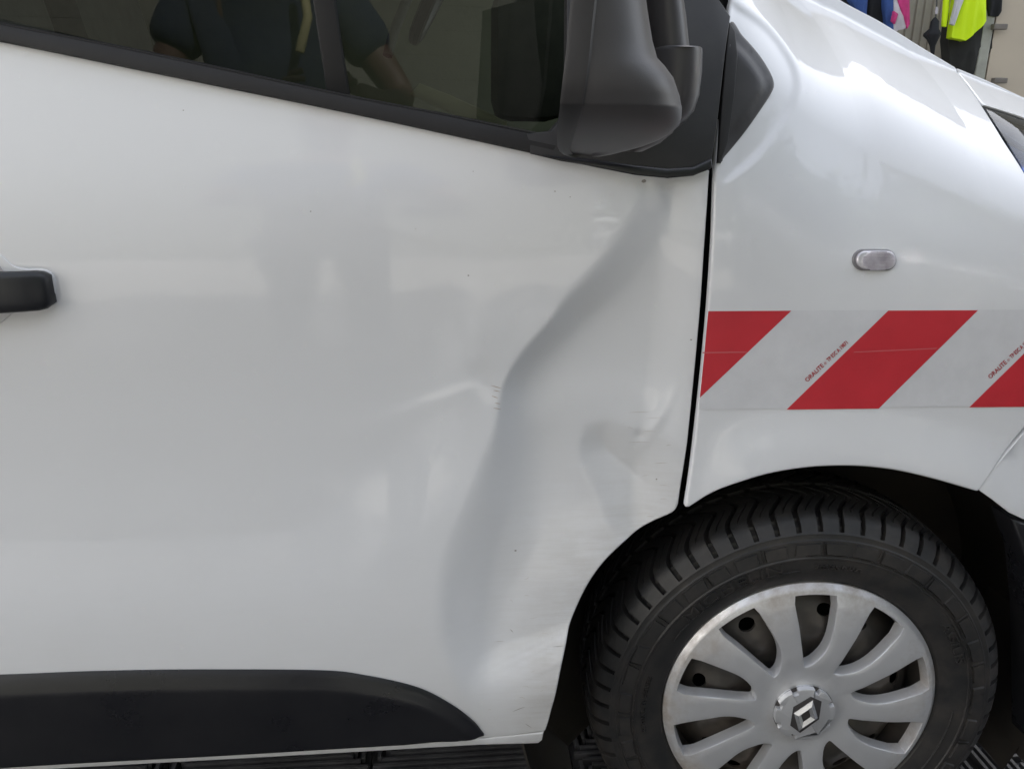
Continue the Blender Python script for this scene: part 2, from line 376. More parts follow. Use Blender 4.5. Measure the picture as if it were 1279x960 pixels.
EMDARK = M('emblem_dark', (.05, .045, .045), .4)[0]
def glassm(name, tint, rough=.0):
    m = bpy.data.materials.new(name); m.use_nodes = True; t = m.node_tree; t.nodes.clear()
    o = t.nodes.new('ShaderNodeOutputMaterial'); tr = t.nodes.new('ShaderNodeBsdfTransparent'); tr.inputs[0].default_value = (*tint, 1)
    g = t.nodes.new('ShaderNodeBsdfGlossy'); g.inputs['Roughness'].default_value = rough; fr = t.nodes.new('ShaderNodeFresnel'); fr.inputs[0].default_value = 1.55
    mx = t.nodes.new('ShaderNodeMixShader'); t.links.new(fr.outputs[0], mx.inputs[0]); t.links.new(tr.outputs[0], mx.inputs[1]); t.links.new(g.outputs[0], mx.inputs[2]); t.links.new(mx.outputs[0], o.inputs[0])
    return m
GLASS = glassm('tinted_window_glass', (.42, .46, .40))
LENS = glassm('headlight_lens', (.88, .93, 1.0))
def simple(name, col, rough=.7, var=.25, scale=8, bs=.2, bscale=80, metal=0):
    m, t, b = M(name, col, rough, metal)
    n = noise(t, scale, 6, .6); f = ramp(t, n.outputs[0], [(.3, 0.0), (.75, 1.0)])
    t.links.new(mix(t, f.outputs[0], tuple(c*(1-var) for c in col), tuple(min(1, c*(1+var*.5)) for c in col)), b.inputs['Base Color'])
    n2 = noise(t, bscale, 4, .6); bumpn(t, b, n2.outputs[0], bs, .002); return m
TAPEW = simple('reflective_tape_white', (.72, .72, .74), .38, .06, 30, .05, 1800)
TAPER = simple('reflective_tape_red', (.62, .034, .048), .34, .10, 14, .05, 1800)
TAPEL = M('tape_pale_edge', (.60, .14, .15), .4)[0]
INKRED = M('printed_red_ink', (.42, .03, .04), .45)[0]
MAT_F = simple('floor_mat_plastic', (.115, .115, .125), .42, .4, 14, .25, 300)
MAT_D = simple('floor_mat_shadow_layer', (.010, .010, .010), .8, .3, 14)
CONC = simple('concrete_ground', (.30, .29, .27), .85, .25, 1.5, .4, 40)

# ------------------------------------------------------------ floor
g = mesh('floor', [(-40, -40, -.03), (40, -40, -.03), (40, 40, -.03), (-40, 40, -.03)], [(0, 1, 2, 3)], CONC, smooth=False); g['kind'] = 'structure'
TL = .40
def tile_mesh():
    bm = bmesh.new(); h = TL/2; pitch = .016; wd = .0070
    bm_box(bm, (0, 0, -.021), (TL-.002, TL-.002, .010))
    k = int(h/pitch)
    for i in range(-k, k+1):
        yv = i*pitch; half = h-abs(yv)-.005                      # ribs along x in the middle diamond
        if half > .01: bm_box(bm, (0, yv, -.008), (2*half, wd, .016))
        xv = i*pitch+pitch/2                                     # ribs along y in the four corners
        if abs(xv) < h:
            st = h-abs(xv)+.004; ln = h-.001-st
            if ln > .008:
                for s in (-1, 1): bm_box(bm, (xv, s*(st+ln/2), -.008), (wd, ln, .016))
    me = bpy.data.meshes.new('floor_tile'); bm.to_mesh(me); bm.free(); me.materials.append(MAT_F); return me
tm = tile_mesh()
for i in range(-9, 10):
    for j in range(-8, 9):
        o = bpy.data.objects.new('floor_tile', tm); o.location = (i*TL+.06, j*TL-.05, 0); link(o, g)

# ------------------------------------------------------------ the van
VAN = empty('panel_van', 'white panel van with a crumpled front door and red and white striped tape', 'van', loc=(0, 0, 0))
# door -------------------------------------------------------
belt = [(-330, -14), (-160, 18), (0, 50), (200, 91), (430, 138), (655, 187), (740, 204), (795, 218), (850, 220), (885.3, 214)]
arch_d = [(849.5, 636), (844, 645), (823, 658), (790, 680), (760, 706), (735, 738), (715, 778), (701, 822), (690, 868), (683, 896), (679, 909)]
gap_d = [(885.3, 214), (883, 260), (880, 310), (875, 390), (866, 490), (857, 575), (849.5, 636)]
NU, NV = 420, 330
rg = np.vstack([spline(gap_d, 200)[:-1], spline(arch_d, 200)])
rg = poly(rg, NV)
lf = poly([(-330, -14), (-330, 976)], NV)
bt = spline([(-330, 976), (0, 949), (300, 933), (600, 917), (679, 909)], NU)
tp = spline(belt, NU)
# denser columns towards the dent
def dens(c, a=1.6):
    s = np.linspace(0, 1, len(c)); q = 1-(1-s)**a; i = q*(len(c)-1); return np.stack([np.interp(i, np.arange(len(c)), c[:, k]) for k in range(2)], 1)
DOOR = empty('door', parent=VAN, label='front passenger door, white, creased and pushed in ahead of its handle')
coons('door_skin', on(lf), on(rg), on(dens(tp)), on(dens(bt)), NU, NV, PAINT, DOOR, hem=.0028, depth=.006)
# black sheet behind the shut lines, standing in for the shade in the gaps
bm = bmesh.new()
for x0, x1, z0, z1, yy in ((-1.0, .52, .28, 1.30, .075), (.30, .50, .80, 1.5, .075)):
    bm_box(bm, ((x0+x1)/2, yy+.005, (z0+z1)/2), (x1-x0 if x1 > .51 else x1-x0, .01, z1-z0))
# keep the wheel arch free
bmesh.ops.delete(bm, geom=bm.verts[:], context='VERTS')
inner = [(-330, -10), (0, 54), (655, 191), (850, 224), (905, 216), (905, -60), (1000, -60), (965, 214), (955, 310), (945, 400), (935, 500), (925, 560), (905, 592), (872, 606), (846, 622), (790, 655), (750, 690), (715, 735), (695, 778), (680, 826), (668, 872), (655, 900), (-330, 970)]
plate('gap_dark_backing', inner, DARK, VAN, off=.085, thick=.02, flat=True)
plate('sill_trim', [(-330, 981), (0, 953), (300, 936), (600, 920), (679, 912), (677, 922), (672, 926), (600, 928), (340, 943), (100, 956), (0, 962), (-330, 990)], PAINT, VAN, off=-.004, thick=.03, bev=.003, flat=True)
# black lower moulding
def moulding():
    top = spline([(-330, 842), (-100, 839), (0, 837.5), (120, 833), (250, 831), (400, 832), (455, 838), (520, 853), (562, 874), (590, 895), (604, 912)], 160)
    bot = spline([(-330, 980), (0, 951), (300, 934), (604, 915)], 160)
    T = on(top); B = on(bot); nv = 26; verts = []
    for j in range(nv):
        v = j/(nv-1)
        for i in range(160):
            x, z = T[i]*(1-v)+B[i]*v; H = np.linalg.norm(T[i]-B[i]); dt = v*H; db = (1-v)*H
            h = .012*sstep(np.array(dt/.026))*.75+.012*.25*min(1, dt/.003)
            h *= min(1, db/.004)*.9+.1
            verts.append((x, 0, z, h))
    V = np.array(verts); y = S(V[:, 0], V[:, 2])-.001-V[:, 3]
    return mesh('lower_moulding', np.stack([V[:, 0], y, V[:, 2]], 1), grid_faces(160, nv, flip=True), MOULD, DOOR, label='black plastic moulding along the foot of the door')
moulding()
# window surface: leans in and runs in towards the front
def SW(x, z): return .090+.05*x+.02*(z-1.2)
def SG(x, z): return SW(x, z)+.012
plate('window_glass', [(-330, -420), (-330, -60), (0, 24), (430, 120), (414, 20), (372, -200), (300, -420)], GLASS, DOOR, surf=SG, off=0, thick=.004, bev=.0002, flat=True, sharp=1, label='dark side window reflecting the photographer')
plate('quarter_glass', [(436, 122), (660, 165), (760, 190), (800, 60), (790, -120), (640, -420), (330, -420), (396, -140), (420, 20)], GLASS, DOOR, surf=SG, off=0, thick=.004, bev=.0002, flat=True, sharp=1, label='small fixed window between the divider bar and the mirror')
plate('window_divider', [(298, -420), (372, -120), (396, 40), (408, 118), (437, 124), (424, 40), (404, -100), (336, -420)], SEAL, DOOR, surf=SW, off=.002, thick=.02, bev=.003, flat=True)
def seal():
    top = spline([(-330, -40), (0, 27), (200, 67), (430, 117), (560, 142), (690, 169)], 120)
    bot = spline([(-330, -11), (0, 53), (200, 94), (430, 141), (560, 169), (684, 196.5)], 120)
    T = on(top, SW); B = on(bot); Y0 = SW(T[:, 0], T[:, 1])+.012; Y1 = S0(B[:, 0], B[:, 1])
    verts = []; prof = [(0, Y0), (.06, -.002), (.10, -.006), (.14, -.006), (.15, -.004), (.17, -.0075), (.5, -.0105), (.90, -.009), (.97, -.0055), (1.0, .004)]
    for a, o in prof:
        xz = T*(1-a)+B*a; Y = o if a == 0 else S0(xz[:, 0], xz[:, 1])+o
        verts += list(np.stack([xz[:, 0], Y, xz[:, 1]], 1))
    return mesh('window_seal', verts, grid_faces(120, len(prof), flip=True), SEAL, DOOR, sharp=50)
seal()
# a slim bright lip under the seal's edge on the body
# mirror sail plate
plate('mirror_sail', [(657, 167), (662, 192), (700, 201), (745, 208), (790, 217), (830, 221), (862, 219), (884, 211), (892, 160), (902, 70), (909, 22), (880, -20), (840, -90), (780, -180), (708, -180), (706, 100), (699, 150), (686, 164)],
      SAILP, DOOR, surf=S0, off=-.010, thick=.022, bev=.0015, flat=True)
plate('sail_lower_lip', [(672, 193), (742, 199), (790, 206), (830, 210), (862, 208), (885, 197), (886, 209), (862, 219), (830, 222), (790, 218), (744, 209)], MOULD, DOOR,
      surf=S0, off=-.0145, thick=.02, bev=.003, flat=True)
# upper door frame, roof side, so the van stands whole above the picture
def bar(name, pts, rad, mat, parent, res=10):
    bm = bmesh.new(); pr = None; pts = [Vector(p) for p in pts]
    for i, p in enumerate(pts):
        t = (pts[min(i+1, len(pts)-1)]-pts[max(i-1, 0)]).normalized(); a = t.cross(Vector((0, 1, 0.01))).normalized(); b2 = t.cross(a)
        r_ = rad[i] if isinstance(rad, (list, tuple)) else rad
        vs_ = [bm.verts.new(p+(a*math.cos(2*math.pi*k/res)+b2*math.sin(2*math.pi*k/res))*r_) for k in range(res)]
        if pr:
            for k in range(res): bm.faces.new((pr[k], pr[(k+1) % res], vs_[(k+1) % res], vs_[k]))
        else: bm.faces.new(vs_)
        pr = vs_
    bm.faces.new(pr); return frombm(name, bm, mat, parent, sharp=50)

# handle ------------------------------------------------------
def handle():
    H = empty('handle', parent=DOOR, label='black grip bar over a shallow white finger cup')
    c = on([(14, 360)])[0]
    # cup rim and bowl
    o_ = [(-120, 300), (-70, 300), (-25, 305), (0, 317), (16, 331), (34, 336), (54, 336), (66, 342), (70, 356), (68, 372), (58, 381), (36, 386), (18, 390), (0, 404), (-25, 415), (-70, 418), (-120, 418)]
    plate('escutcheon', o_, PAINT, H, surf=S, off=-.0015, thick=.004, bev=.0012, smooth_n=90, flat=True)
    bowl = [(-105, 308), (-60, 306), (-22, 312), (-4, 326), (8, 345), (10, 362), (4, 380), (-10, 396), (-30, 406), (-60, 410), (-105, 408)]
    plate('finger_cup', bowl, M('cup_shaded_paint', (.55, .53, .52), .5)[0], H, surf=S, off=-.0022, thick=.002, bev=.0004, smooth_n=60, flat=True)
    bm = bmesh.new(); secs = []
    a = on([(-130, 362)])[0]; b_ = on([(68, 359)])[0]; n = 26
    for i in range(n):
        t = i/(n-1); x = a[0]+(b_[0]-a[0])*t; zc = a[1]+(b_[1]-a[1])*t-.001
        e = min(1.0, (1-t)/.06); e = math.sqrt(max(0, 1-(1-e)**2)) if e < 1 else 1
        e0 = min(1.0, t/.06); e0 = math.sqrt(max(0, 1-(1-e0)**2)) if e0 < 1 else 1
        hh = (.0262-.003*t)*max(.72, e)*max(.72, e0); lift = .026*(math.sin(math.pi*min(1, max(0, t)))**.35 if 0 < t < 1 else 0); lift = max(lift, .008)
        y0 = float(S0(np.array([x]), np.array([zc]))[0]); vs_ = []
        for k in range(20):
            an = 2*math.pi*k/20; cx, sx = math.cos(an), math.sin(an)
            q = .6; yy = -abs(cx)**q*math.copysign(1, cx)*.010; zz = abs(sx)**q*math.copysign(1, sx)*hh
            vs_.append(bm.verts.new((x, y0-lift+yy+.004, zc+zz)))
        if secs:
            for k in range(20): bm.faces.new((secs[-1][k], secs[-1][(k+1) % 20], vs_[(k+1) % 20], vs_[k]))
        secs.append(vs_)
    bm.faces.new(secs[0]); bm.faces.new(secs[-1])
    frombm('grip', bm, HANDLE, H, sharp=60)
handle()

# fender -------------------------------------------------------
FEN = empty('fender', parent=VAN, label='white front wing above the wheel, with lamp and striped tape')
gap_f = [(930, -90), (920, -30), (915, 10), (909, 60), (902, 140), (896, 214), (893, 300), (886, 400), (876, 500), (866, 585), (859, 632)]
NU2, NV2 = 300, 300
left = on(spline(gap_f, NV2)); bottom = on(spline([(859, 632), (900, 606), (950, 588), (1005, 578.5), (1060, 576.5), (1110, 581), (1160, 592), (1216, 608)], NU2))
right = on(poly(np.vstack([spline([(1192, 86), (1224, 131), (1250, 173), (1279, 223), (1320, 310), (1345, 380)], 80), spline([(1345, 380), (1350, 430), (1335, 466)], 20)[1:], spline([(1335, 466), (1279, 531), (1216, 608)], 60)[1:]]), NV2))
top = on(spline([(930, -90), (985, -42), (1045, 0), (1100, 30), (1150, 61), (1192, 86)], NU2), it=40)
top[0] = left[0]; top[-1] = right[0]
coons('wing_skin', left, right, top, bottom, NU2, NV2, PAINTF, FEN, surf=SF, hem=.0028, depth=.008)
# bonnet and rollover behind the visible edge
def rollover(name, pts, n, reach, parent):
    c = on(spline(pts, n), it=40); Y = SF(c[:, 0], c[:, 1]); rows = []
    for k, (dy, dz) in enumerate(((.006, -.0045), (.02, -.001), (.05, .0015), (.12, .003), (.3, .006), (reach, .005))): rows += list(np.stack([c[:, 0], Y+dy, c[:, 1]+dz], 1))
    mesh(name, rows, grid_faces(n, 6, flip=True), PAINTF, parent)
rollover('wing_top', [(930, -90), (985, -42), (1045, 0), (1100, 30), (1150, 61), (1191, 86)], 60, .55, FEN)
bl = on(spline([(1197, 88), (1214, 110), (1229, 131)], 40)); bt_ = on(spline([(1197, 88), (1240, 106), (1279, 124), (1345, 151), (1470, 200)], 80), it=40)
bb = on(spline([(1229, 131), (1252, 138), (1279, 147), (1345, 172), (1470, 226)], 80)); br = on(poly([(1470, 200), (1470, 226)], 40))
bt_[0] = bl[0]; bt_[-1] = br[0]; bb[-1] = br[-1]
BON = empty('bonnet', parent=VAN)
coons('bonnet_skin', bl, br, bt_, bb, 80, 40, PAINTF, BON, surf=SF, hem=.0025, depth=.03)
rollover('bonnet_top', [(1197, 88), (1240, 106), (1279, 124), (1345, 151), (1470, 200)], 40, .9, BON)
# pressed corner trim and its seal
plate('corner_trim', [(911, 30), (928, 45), (948, 68), (962, 90), (967, 104), (965, 114), (954, 132), (930, 166), (906, 195), (898, 201), (903, 120)], TRIMP, FEN, surf=SF, off=-.0025, thick=.03, bev=.004, smooth_n=110, label='black triangular trim behind the mirror')
plate('trim_seal', [(909, 27), (917, 40), (920, 70), (916, 120), (908, 178), (899, 203), (895, 204), (899, 140), (905, 70)], SEAL, FEN, surf=SF, off=-.005, thick=.02, bev=.002, flat=True)
# bumper
BUM = empty('bumper', parent=VAN)
plate('bumper_skin', [(1221.5, 611), (1284.5, 535.5), (1341, 470.5), (1357, 440), (1470, 470), (1470, 690), (1345, 668), (1279, 649), (1262, 641), (1240, 624)], PAINTF, BUM, surf=SF, off=.0025, thick=.012, bev=.0012)
plate('joint_backing', [(1180, 560), (1250, 520), (1310, 450), (1330, 380), (1250, 200), (1180, 96), (1240, 112), (1470, 215), (1470, 680), (1345, 660), (1300, 646), (1279, 643), (1262, 635), (1244, 620), (1222, 603), (1190, 594)], DARK, BUM, surf=S0, off=.045, thick=.01, bev=.001, flat=True)
plate('bumper_cladding', [(1266, 650), (1279, 653), (1345, 672), (1470, 694), (1470, 980), (1290, 960), (1291, 860), (1290, 770), (1284, 700)], MOULD, BUM, surf=SF, off=.004, thick=.05, bev=.006)
bm = bmesh.new(); bm_box(bm, (1.13, .98, .74), (.16, 1.62, .86), .07); frombm('front_panel', bm, PAINTF, BUM, sharp=40)
bm = bmesh.new(); bm_box(bm, (1.14, .98, .40), (.18, 1.66, .30), .06); frombm('lower_grille', bm, MOULD, BUM, sharp=40)
# headlight
HL = empty('headlight', parent=VAN)
hlp = [(1229, 135), (1279, 151), (1345, 176), (1470, 230), (1470, 420), (1351, 385), (1326, 312), (1283, 222), (1254, 173)]
plate('housing', hlp, simple('headlight_dark_bezel', (.03, .03, .034), .35), HL, surf=S0, off=.030, thick=.03, bev=.002, flat=True)
plate('lens_rim', [(1226, 131), (1279, 148), (1345, 173), (1470, 227), (1470, 236), (1345, 183), (1279, 157), (1238, 143), (1262, 182), (1289, 228), (1333, 330), (1351, 388), (1340, 384), (1320, 310), (1281, 224), (1252, 175)], DARK, HL, surf=S0, off=.004, thick=.03, bev=.001, flat=True)
plate('reflector', [(1243, 165), (1279, 184), (1345, 215), (1400, 330), (1340, 330), (1290, 222), (1264, 190)], M('reflector_chrome', (.45, .55, .85), .16, .9)[0], HL, surf=S0, off=.018, thick=.02, bev=.004, dome=.012)
plate('brow', [(1237, 146), (1279, 160), (1345, 186), (1470, 235), (1470, 270), (1345, 214), (1290, 186), (1262, 166)], simple('headlight_grey', (.09, .09, .095), .3), HL, surf=S0, off=.014, thick=.02, bev=.003, flat=True)
plate('lens', hlp, LENS, HL, surf=S0, off=-.001, thick=.006, bev=.002, flat=True)

# side lamp ---------------------------------------------------
def side_lamp():
    L = empty('side_marker_lamp', parent=VAN, label='clear oval side indicator on the wing')
    m, t, b = M('clear_ribbed_lens', (.46, .44, .47), .22, .4, 0, .02)
    n = noise(t, 60, 3); f = ramp(t, n.outputs[0], [(.3, (.55, .52, .55)), (.7, (.85, .82, .86))]); t.links.new(f.outputs[0], b.inputs['Base Color'])
    base = []
    for k in range(48):
        a = 2*math.pi*k/48; cx, cy = math.cos(a), math.sin(a)
        base.append((1091.5+14*np.sign(cx)*(abs(cx) > .01)+13.5*cx, 324.5+13.5*cy))
    plate('lamp_base', [(1091+(x-1091)*1.0, 325+(y-325)*1.0) for x, y in base], M('lamp_rim_plastic', (.22, .21, .22), .25)[0], L, surf=SF, off=-.003, thick=.006, bev=.002, flat=True)
    plate('lens', [(1092+(x-1091)*.90, 324.6+(y-325)*.86) for x, y in base], m, L, surf=SF, off=-.0065, thick=.005, bev=.0024, flat=True)
    # fine prisms of the lens
    bm = bmesh.new()
    xz = on([(1093, 324.2)])[0]; wv = .0225
    for j in range(-6, 7):
        z = xz[1]+j*.0019; hw = .0225*math.sqrt(max(0, 1-max(0, abs(j)/6.8)**2.2))
        for i in range(-13, 14):
            x = xz[0]+i*.0017
            if abs(x-xz[0]) < hw+.0:
                y = float(SF(np.array([x]), np.array([z]))[0])-.0067
                c = [bm.verts.new((x+sx*.0007, y, z+sz*.0008)) for sx, sz in ((-1, -1), (1, -1), (1, 1), (-1, 1))]; tv = bm.verts.new((x+random.uniform(-.0004, .0004), y-.0019, z))
                for q in range(4): bm.faces.new((c[q], c[(q+1) % 4], tv))
    o = frombm('lens_prisms', bm, m, L, smooth=False); o['kind'] = 'stuff'
side_lamp()

# reflective tape --------------------------------------------
TAPE = empty('reflective_tape', parent=VAN, label='red and white diagonal reflective tape along the wing')
def yt(x): return 387.8-.003*(x-880)       # upper and lower edge of the band in the photograph
def yb(x): return 511.5-.0125*(x-870) if x > 1000 else 510.5+(1000-x)*.0
def strip(name, poly4, mat, off, nu=40, nv=16, parent=TAPE, label=None):
    """bilinear patch tl,tr,br,bl on the wing"""
    tl, tr, br_, bl_ = [np.array(q, float) for q in poly4]
    u = np.linspace(0, 1, nu)[None, :, None]; v = np.linspace(0, 1, nv)[:, None, None]
    G = ((tl*(1-u)+tr*u)*(1-v)+(bl_*(1-u)+br_*u)*v).reshape(-1, 2); xz = on(G, SF); y = SF(xz[:, 0], xz[:, 1])-off
    verts = list(np.stack([xz[:, 0], y, xz[:, 1]], 1)); return mesh(name, verts, grid_faces(nu, nv, flip=True), mat, parent, label=label)
strip('white_backing', [(884.3, yt(882)), (1346, yt(1346)), (1346, yb(1346)), (872.7, 511.3)], TAPEW, .0007, 160, 40)
strip('red_stripe', [(884.4, 388.4), (988, 387.8), (930.5, 442.5), (879.6, 440)], TAPER, .0011)
strip('red_stripe', [(879.6, 440), (930.5, 442.5), (874.2, 495.9), (874, 494)], TAPER, .0011)
strip('red_stripe', [(1109, 387.6), (1221, 387.2), (1097, 509.8), (982, 511)], TAPER, .0011)
strip('red_stripe', [(1334, 386.8), (1346, 386.8), (1346, 507), (1210, 508.2)], TAPER, .0011)
strip('tape_seam', [(877, 439.3), (933, 438.6), (932, 440.0), (877, 440.7)], TAPEL, .0014, 20, 2)
strip('tape_seam', [(1066, 438.8), (1170, 434.0), (1169, 435.2), (1065, 440.0)], TAPEL, .0014, 30, 2)
def text_mesh(body, size, extr=0):
    c = bpy.data.curves.new('lettering', 'FONT'); c.body = body; c.size = size; c.extrude = extr; c.resolution_u = 3; c.align_x = 'LEFT'
    o = bpy.data.objects.new('lettering', c); COL.objects.link(o); dg = bpy.context.evaluated_depsgraph_get(); dg.update()
    me = bpy.data.meshes.new_from_object(o.evaluated_get(dg)); COL.objects.unlink(o); bpy.data.objects.remove(o); return me
def tape_text(px, py, ang, parts):
    ux = np.array([math.cos(R(ang)), -math.sin(R(ang))]); uy = np.array([-math.sin(R(ang)), -math.cos(R(ang))]); run = 0
    for body, size, sx, bold in parts:
        me = text_mesh(body, size); n = len(me.vertices); co = np.zeros(n*3); me.vertices.foreach_get('co', co); co = co.reshape(-1, 3)
        co[:, 0] *= sx; wdt = co[:, 0].max()
        pix = np.array([px, py])+np.outer(co[:, 0]+run, ux)+np.outer(co[:, 1], uy)
        xz = on(pix, SF); y = SF(xz[:, 0], xz[:, 1])-.0013; me.vertices.foreach_set('co', np.stack([xz[:, 0], y, xz[:, 1]], 1).ravel()); me.materials.clear(); me.materials.append(INKRED)
        o = link(bpy.data.objects.new('lettering', me), TAPE); run += wdt+2.2
        if bold:
            o.data = me; c2 = me.copy(); v = np.zeros(n*3); c2.vertices.foreach_get('co', v); v = v.reshape(-1, 3); v[:, 0] += .0005; v[:, 1] -= .00012; c2.vertices.foreach_set('co', v.ravel()); link(bpy.data.objects.new('lettering', c2), TAPE)
for tx, ty in ((1007.5, 477), (1236, 473)):
    tape_text(tx, ty, 43.5, [('ORALITE', 7.6, .98, True), ('®', 4.5, 1, False), ('TP ESC A 19871', 6.9, .74, True)])

# wheel --------------------------------------------------------
WC = np.array([.567, .056, .336]); STEER = R(4.0)
WHEEL = empty('wheel', parent=VAN, loc=tuple(WC), label='front wheel with ten spoke silver cover and chunky tyre')
WHEEL.rotation_euler = (0, 0, -STEER)
def polar(r, a, y): return (r*math.cos(a), y, r*math.sin(a))
def tyre():
    NB = 60; cols = [0, .10, .115, .30, .55, .80, .985, 1.0]      # per block: groove floor, wall, face
    # groove shift across the width: straight lug, then chevron back
    prof = [(.214, .006), (.222, -.004), (.236, -.010), (.250, -.013), (.262, -.0135), (.2635, -.0150), (.266, -.0150), (.268, -.0135),
            (.292, -.0105), (.2935, -.0085), (.297, -.0070), (.301, -.0068)]
    nth = NB*9; verts = []; nr = len(prof)
    ang = []
    for b_ in range(NB):
        for c in (0.0, .21, .23, .58, .595, .63, .645, .975, .99): ang.append((b_+c)/NB*2*math.pi)
    gro = [1, 1, 0, 0, .3, .3, 0, 0, 1]
    for r_, y in prof:
        for a in ang: verts.append(polar(r_, a, y))
    # tread rows: (radius top, y, groove depth, angular shift in blocks)
    rows = [(.3035, -.005, 0, 0), (.3045, -.004, 1, 0), (.314, .001, .9, 0.0), (.3235, .010, 1, 0.0), (.3275, .0175, 1, 0.02), (.3300, .0250, 1, .10), (.3322, .036, 1, .34), (.3340, .048, 1, .62), (.3350, .058, 1, .84),
            (.3356, .066, 1, .72), (.336, .078, 1, .30), (.3362, .088, 1, -.10), (.3362, .0895, 2, -.16), (.3362, .0965, 2, -.3), (.3362, .098, 1, -.36), (.336, .110, 1, -.7), (.3356, .124, 1, -.2), (.3350, .136, 1, .25), (.3335, .150, 1, .55), (.331, .166, 1, .5), (.327, .180, 1, .4), (.316, .192, 1, .4), (.300, .199, 0, .4), (.24, .2, 0, .4)]
    for R0, y, gd, sh in rows:
        for k, a in enumerate(ang):
            g_ = gro[k % 9]; dep = 0
            if gd == 1: dep = .011*g_ if (g_ == 1 or .02 < y < .066 or .11 < y < .15) else 0
            elif gd == 2: dep = .0085
            elif 0 < gd < 1: dep = .007*(g_ == 1)
            yy = y
            if R0 < .325 and g_ == 1 and gd: yy = y+.006
            verts.append(polar(R0-dep, a-sh*2*math.pi/NB, yy))
    n_all = nr+len(rows); faces = []
    for j in range(n_all-1):
        for i in range(nth):
            i2 = (i+1) % nth; faces.append((j*nth+i, j*nth+i2, (j+1)*nth+i2, (j+1)*nth+i))
    o = mesh('tyre', verts, faces, RUBBER, WHEEL, sharp=24); fix(o); return o
tyre()
def sidewall_relief():
    """raised blocks and letters moulded on the sidewall"""
    def ysw(r_): return float(np.interp(r_, [.214, .222, .236, .250, .262, .268, .292, .297, .301], [.006, -.004, -.010, -.013, -.0135, -.0135, -.0105, -.007, -.0068]))
    bm = bmesh.new()
    def rad_block(a0, a1, r0, r1, h, skew=0):
        n = 5; g_ = []
        for lvl in (0, 1):
            ins = .0012*lvl
            for rr in (r0+ins, r1-ins):
                for i in range(n):
                    t = i/(n-1); a = a0+(a1-a0)*t+(ins/rr if i == 0 else (-ins/rr if i == n-1 else 0))+skew*(rr-r0)
                    g_.append(bm.verts.new(polar(rr, a, ysw(rr)-h*lvl+(.0004 if lvl == 0 else 0))))
        q = lambda l, r_, i: g_[l*2*n+r_*n+i]
        for i in range(n-1):
            bm.faces.new((q(1, 0, i), q(1, 0, i+1), q(1, 1, i+1), q(1, 1, i)))
            bm.faces.new((q(0, 0, i), q(0, 0, i+1), q(1, 0, i+1), q(1, 0, i))); bm.faces.new((q(1, 1, i), q(1, 1, i+1), q(0, 1, i+1), q(0, 1, i)))
        for i in (0, n-1): bm.faces.new((q(0, 0, i), q(1, 0, i), q(1, 1, i), q(0, 1, i)))
    k = 0; a = 0
    while a < 360:
        wd = (7.2, 6.4, 7.8, 6.8)[k % 4]
        rad_block(R(a), R(a+wd), .2705, .2895, .0032, skew=(0, .6, -.6, 0)[k % 4])
        if k % 2: rad_block(R(a+wd+.5), R(a+wd+1.0), .2695, .2905, .0036)
        a += wd+2.1; k += 1
    # bounding rings with jogs
    for (a0, a1, rr) in ((0, 28, .2665), (30, 95, .2695), (97, 150, .2445), (152, 205, .2665), (207, 300, .2695), (302, 358, .2445)):
        for s in range(a0, a1, 4): rad_block(R(s), R(min(s+4, a1)), rr-.0008, rr+.0009, .0026)
    o = frombm('sidewall_blocks', bm, RUBBER, WHEEL, sharp=25); o['kind'] = 'stuff'
    def ring_text(body, size, rbase, a_mid, sx=1.0, h=.0030):
        me = text_mesh(body, size, .0006); n = len(me.vertices); co = np.zeros(n*3); me.vertices.foreach_get('co', co); co = co.reshape(-1, 3)
        wdt = co[:, 0].max(); an = R(a_mid)-(co[:, 0]-wdt/2)*sx/rbase; rr = rbase+co[:, 1]
        y = np.array([ysw(q) for q in rr])-np.where(co[:, 2] > 0, h, -.0003)
        me.vertices.foreach_set('co', np.stack([rr*np.cos(an), y, rr*np.sin(an)], 1).ravel()); me.materials.clear(); me.materials.append(RUBBER)
        link(bpy.data.objects.new('sidewall_lettering', me), WHEEL)
    ring_text('MICHELIN', .024, .2465, 122, 1.55)
    ring_text('AGILIS', .019, .2475, 28, 1.5)
    ring_text('205/65 R16C', .010, .247, 84, 1.3)
    ring_text('RADIAL TUBELESS', .010, .247, 178, 1.3)
sidewall_relief()

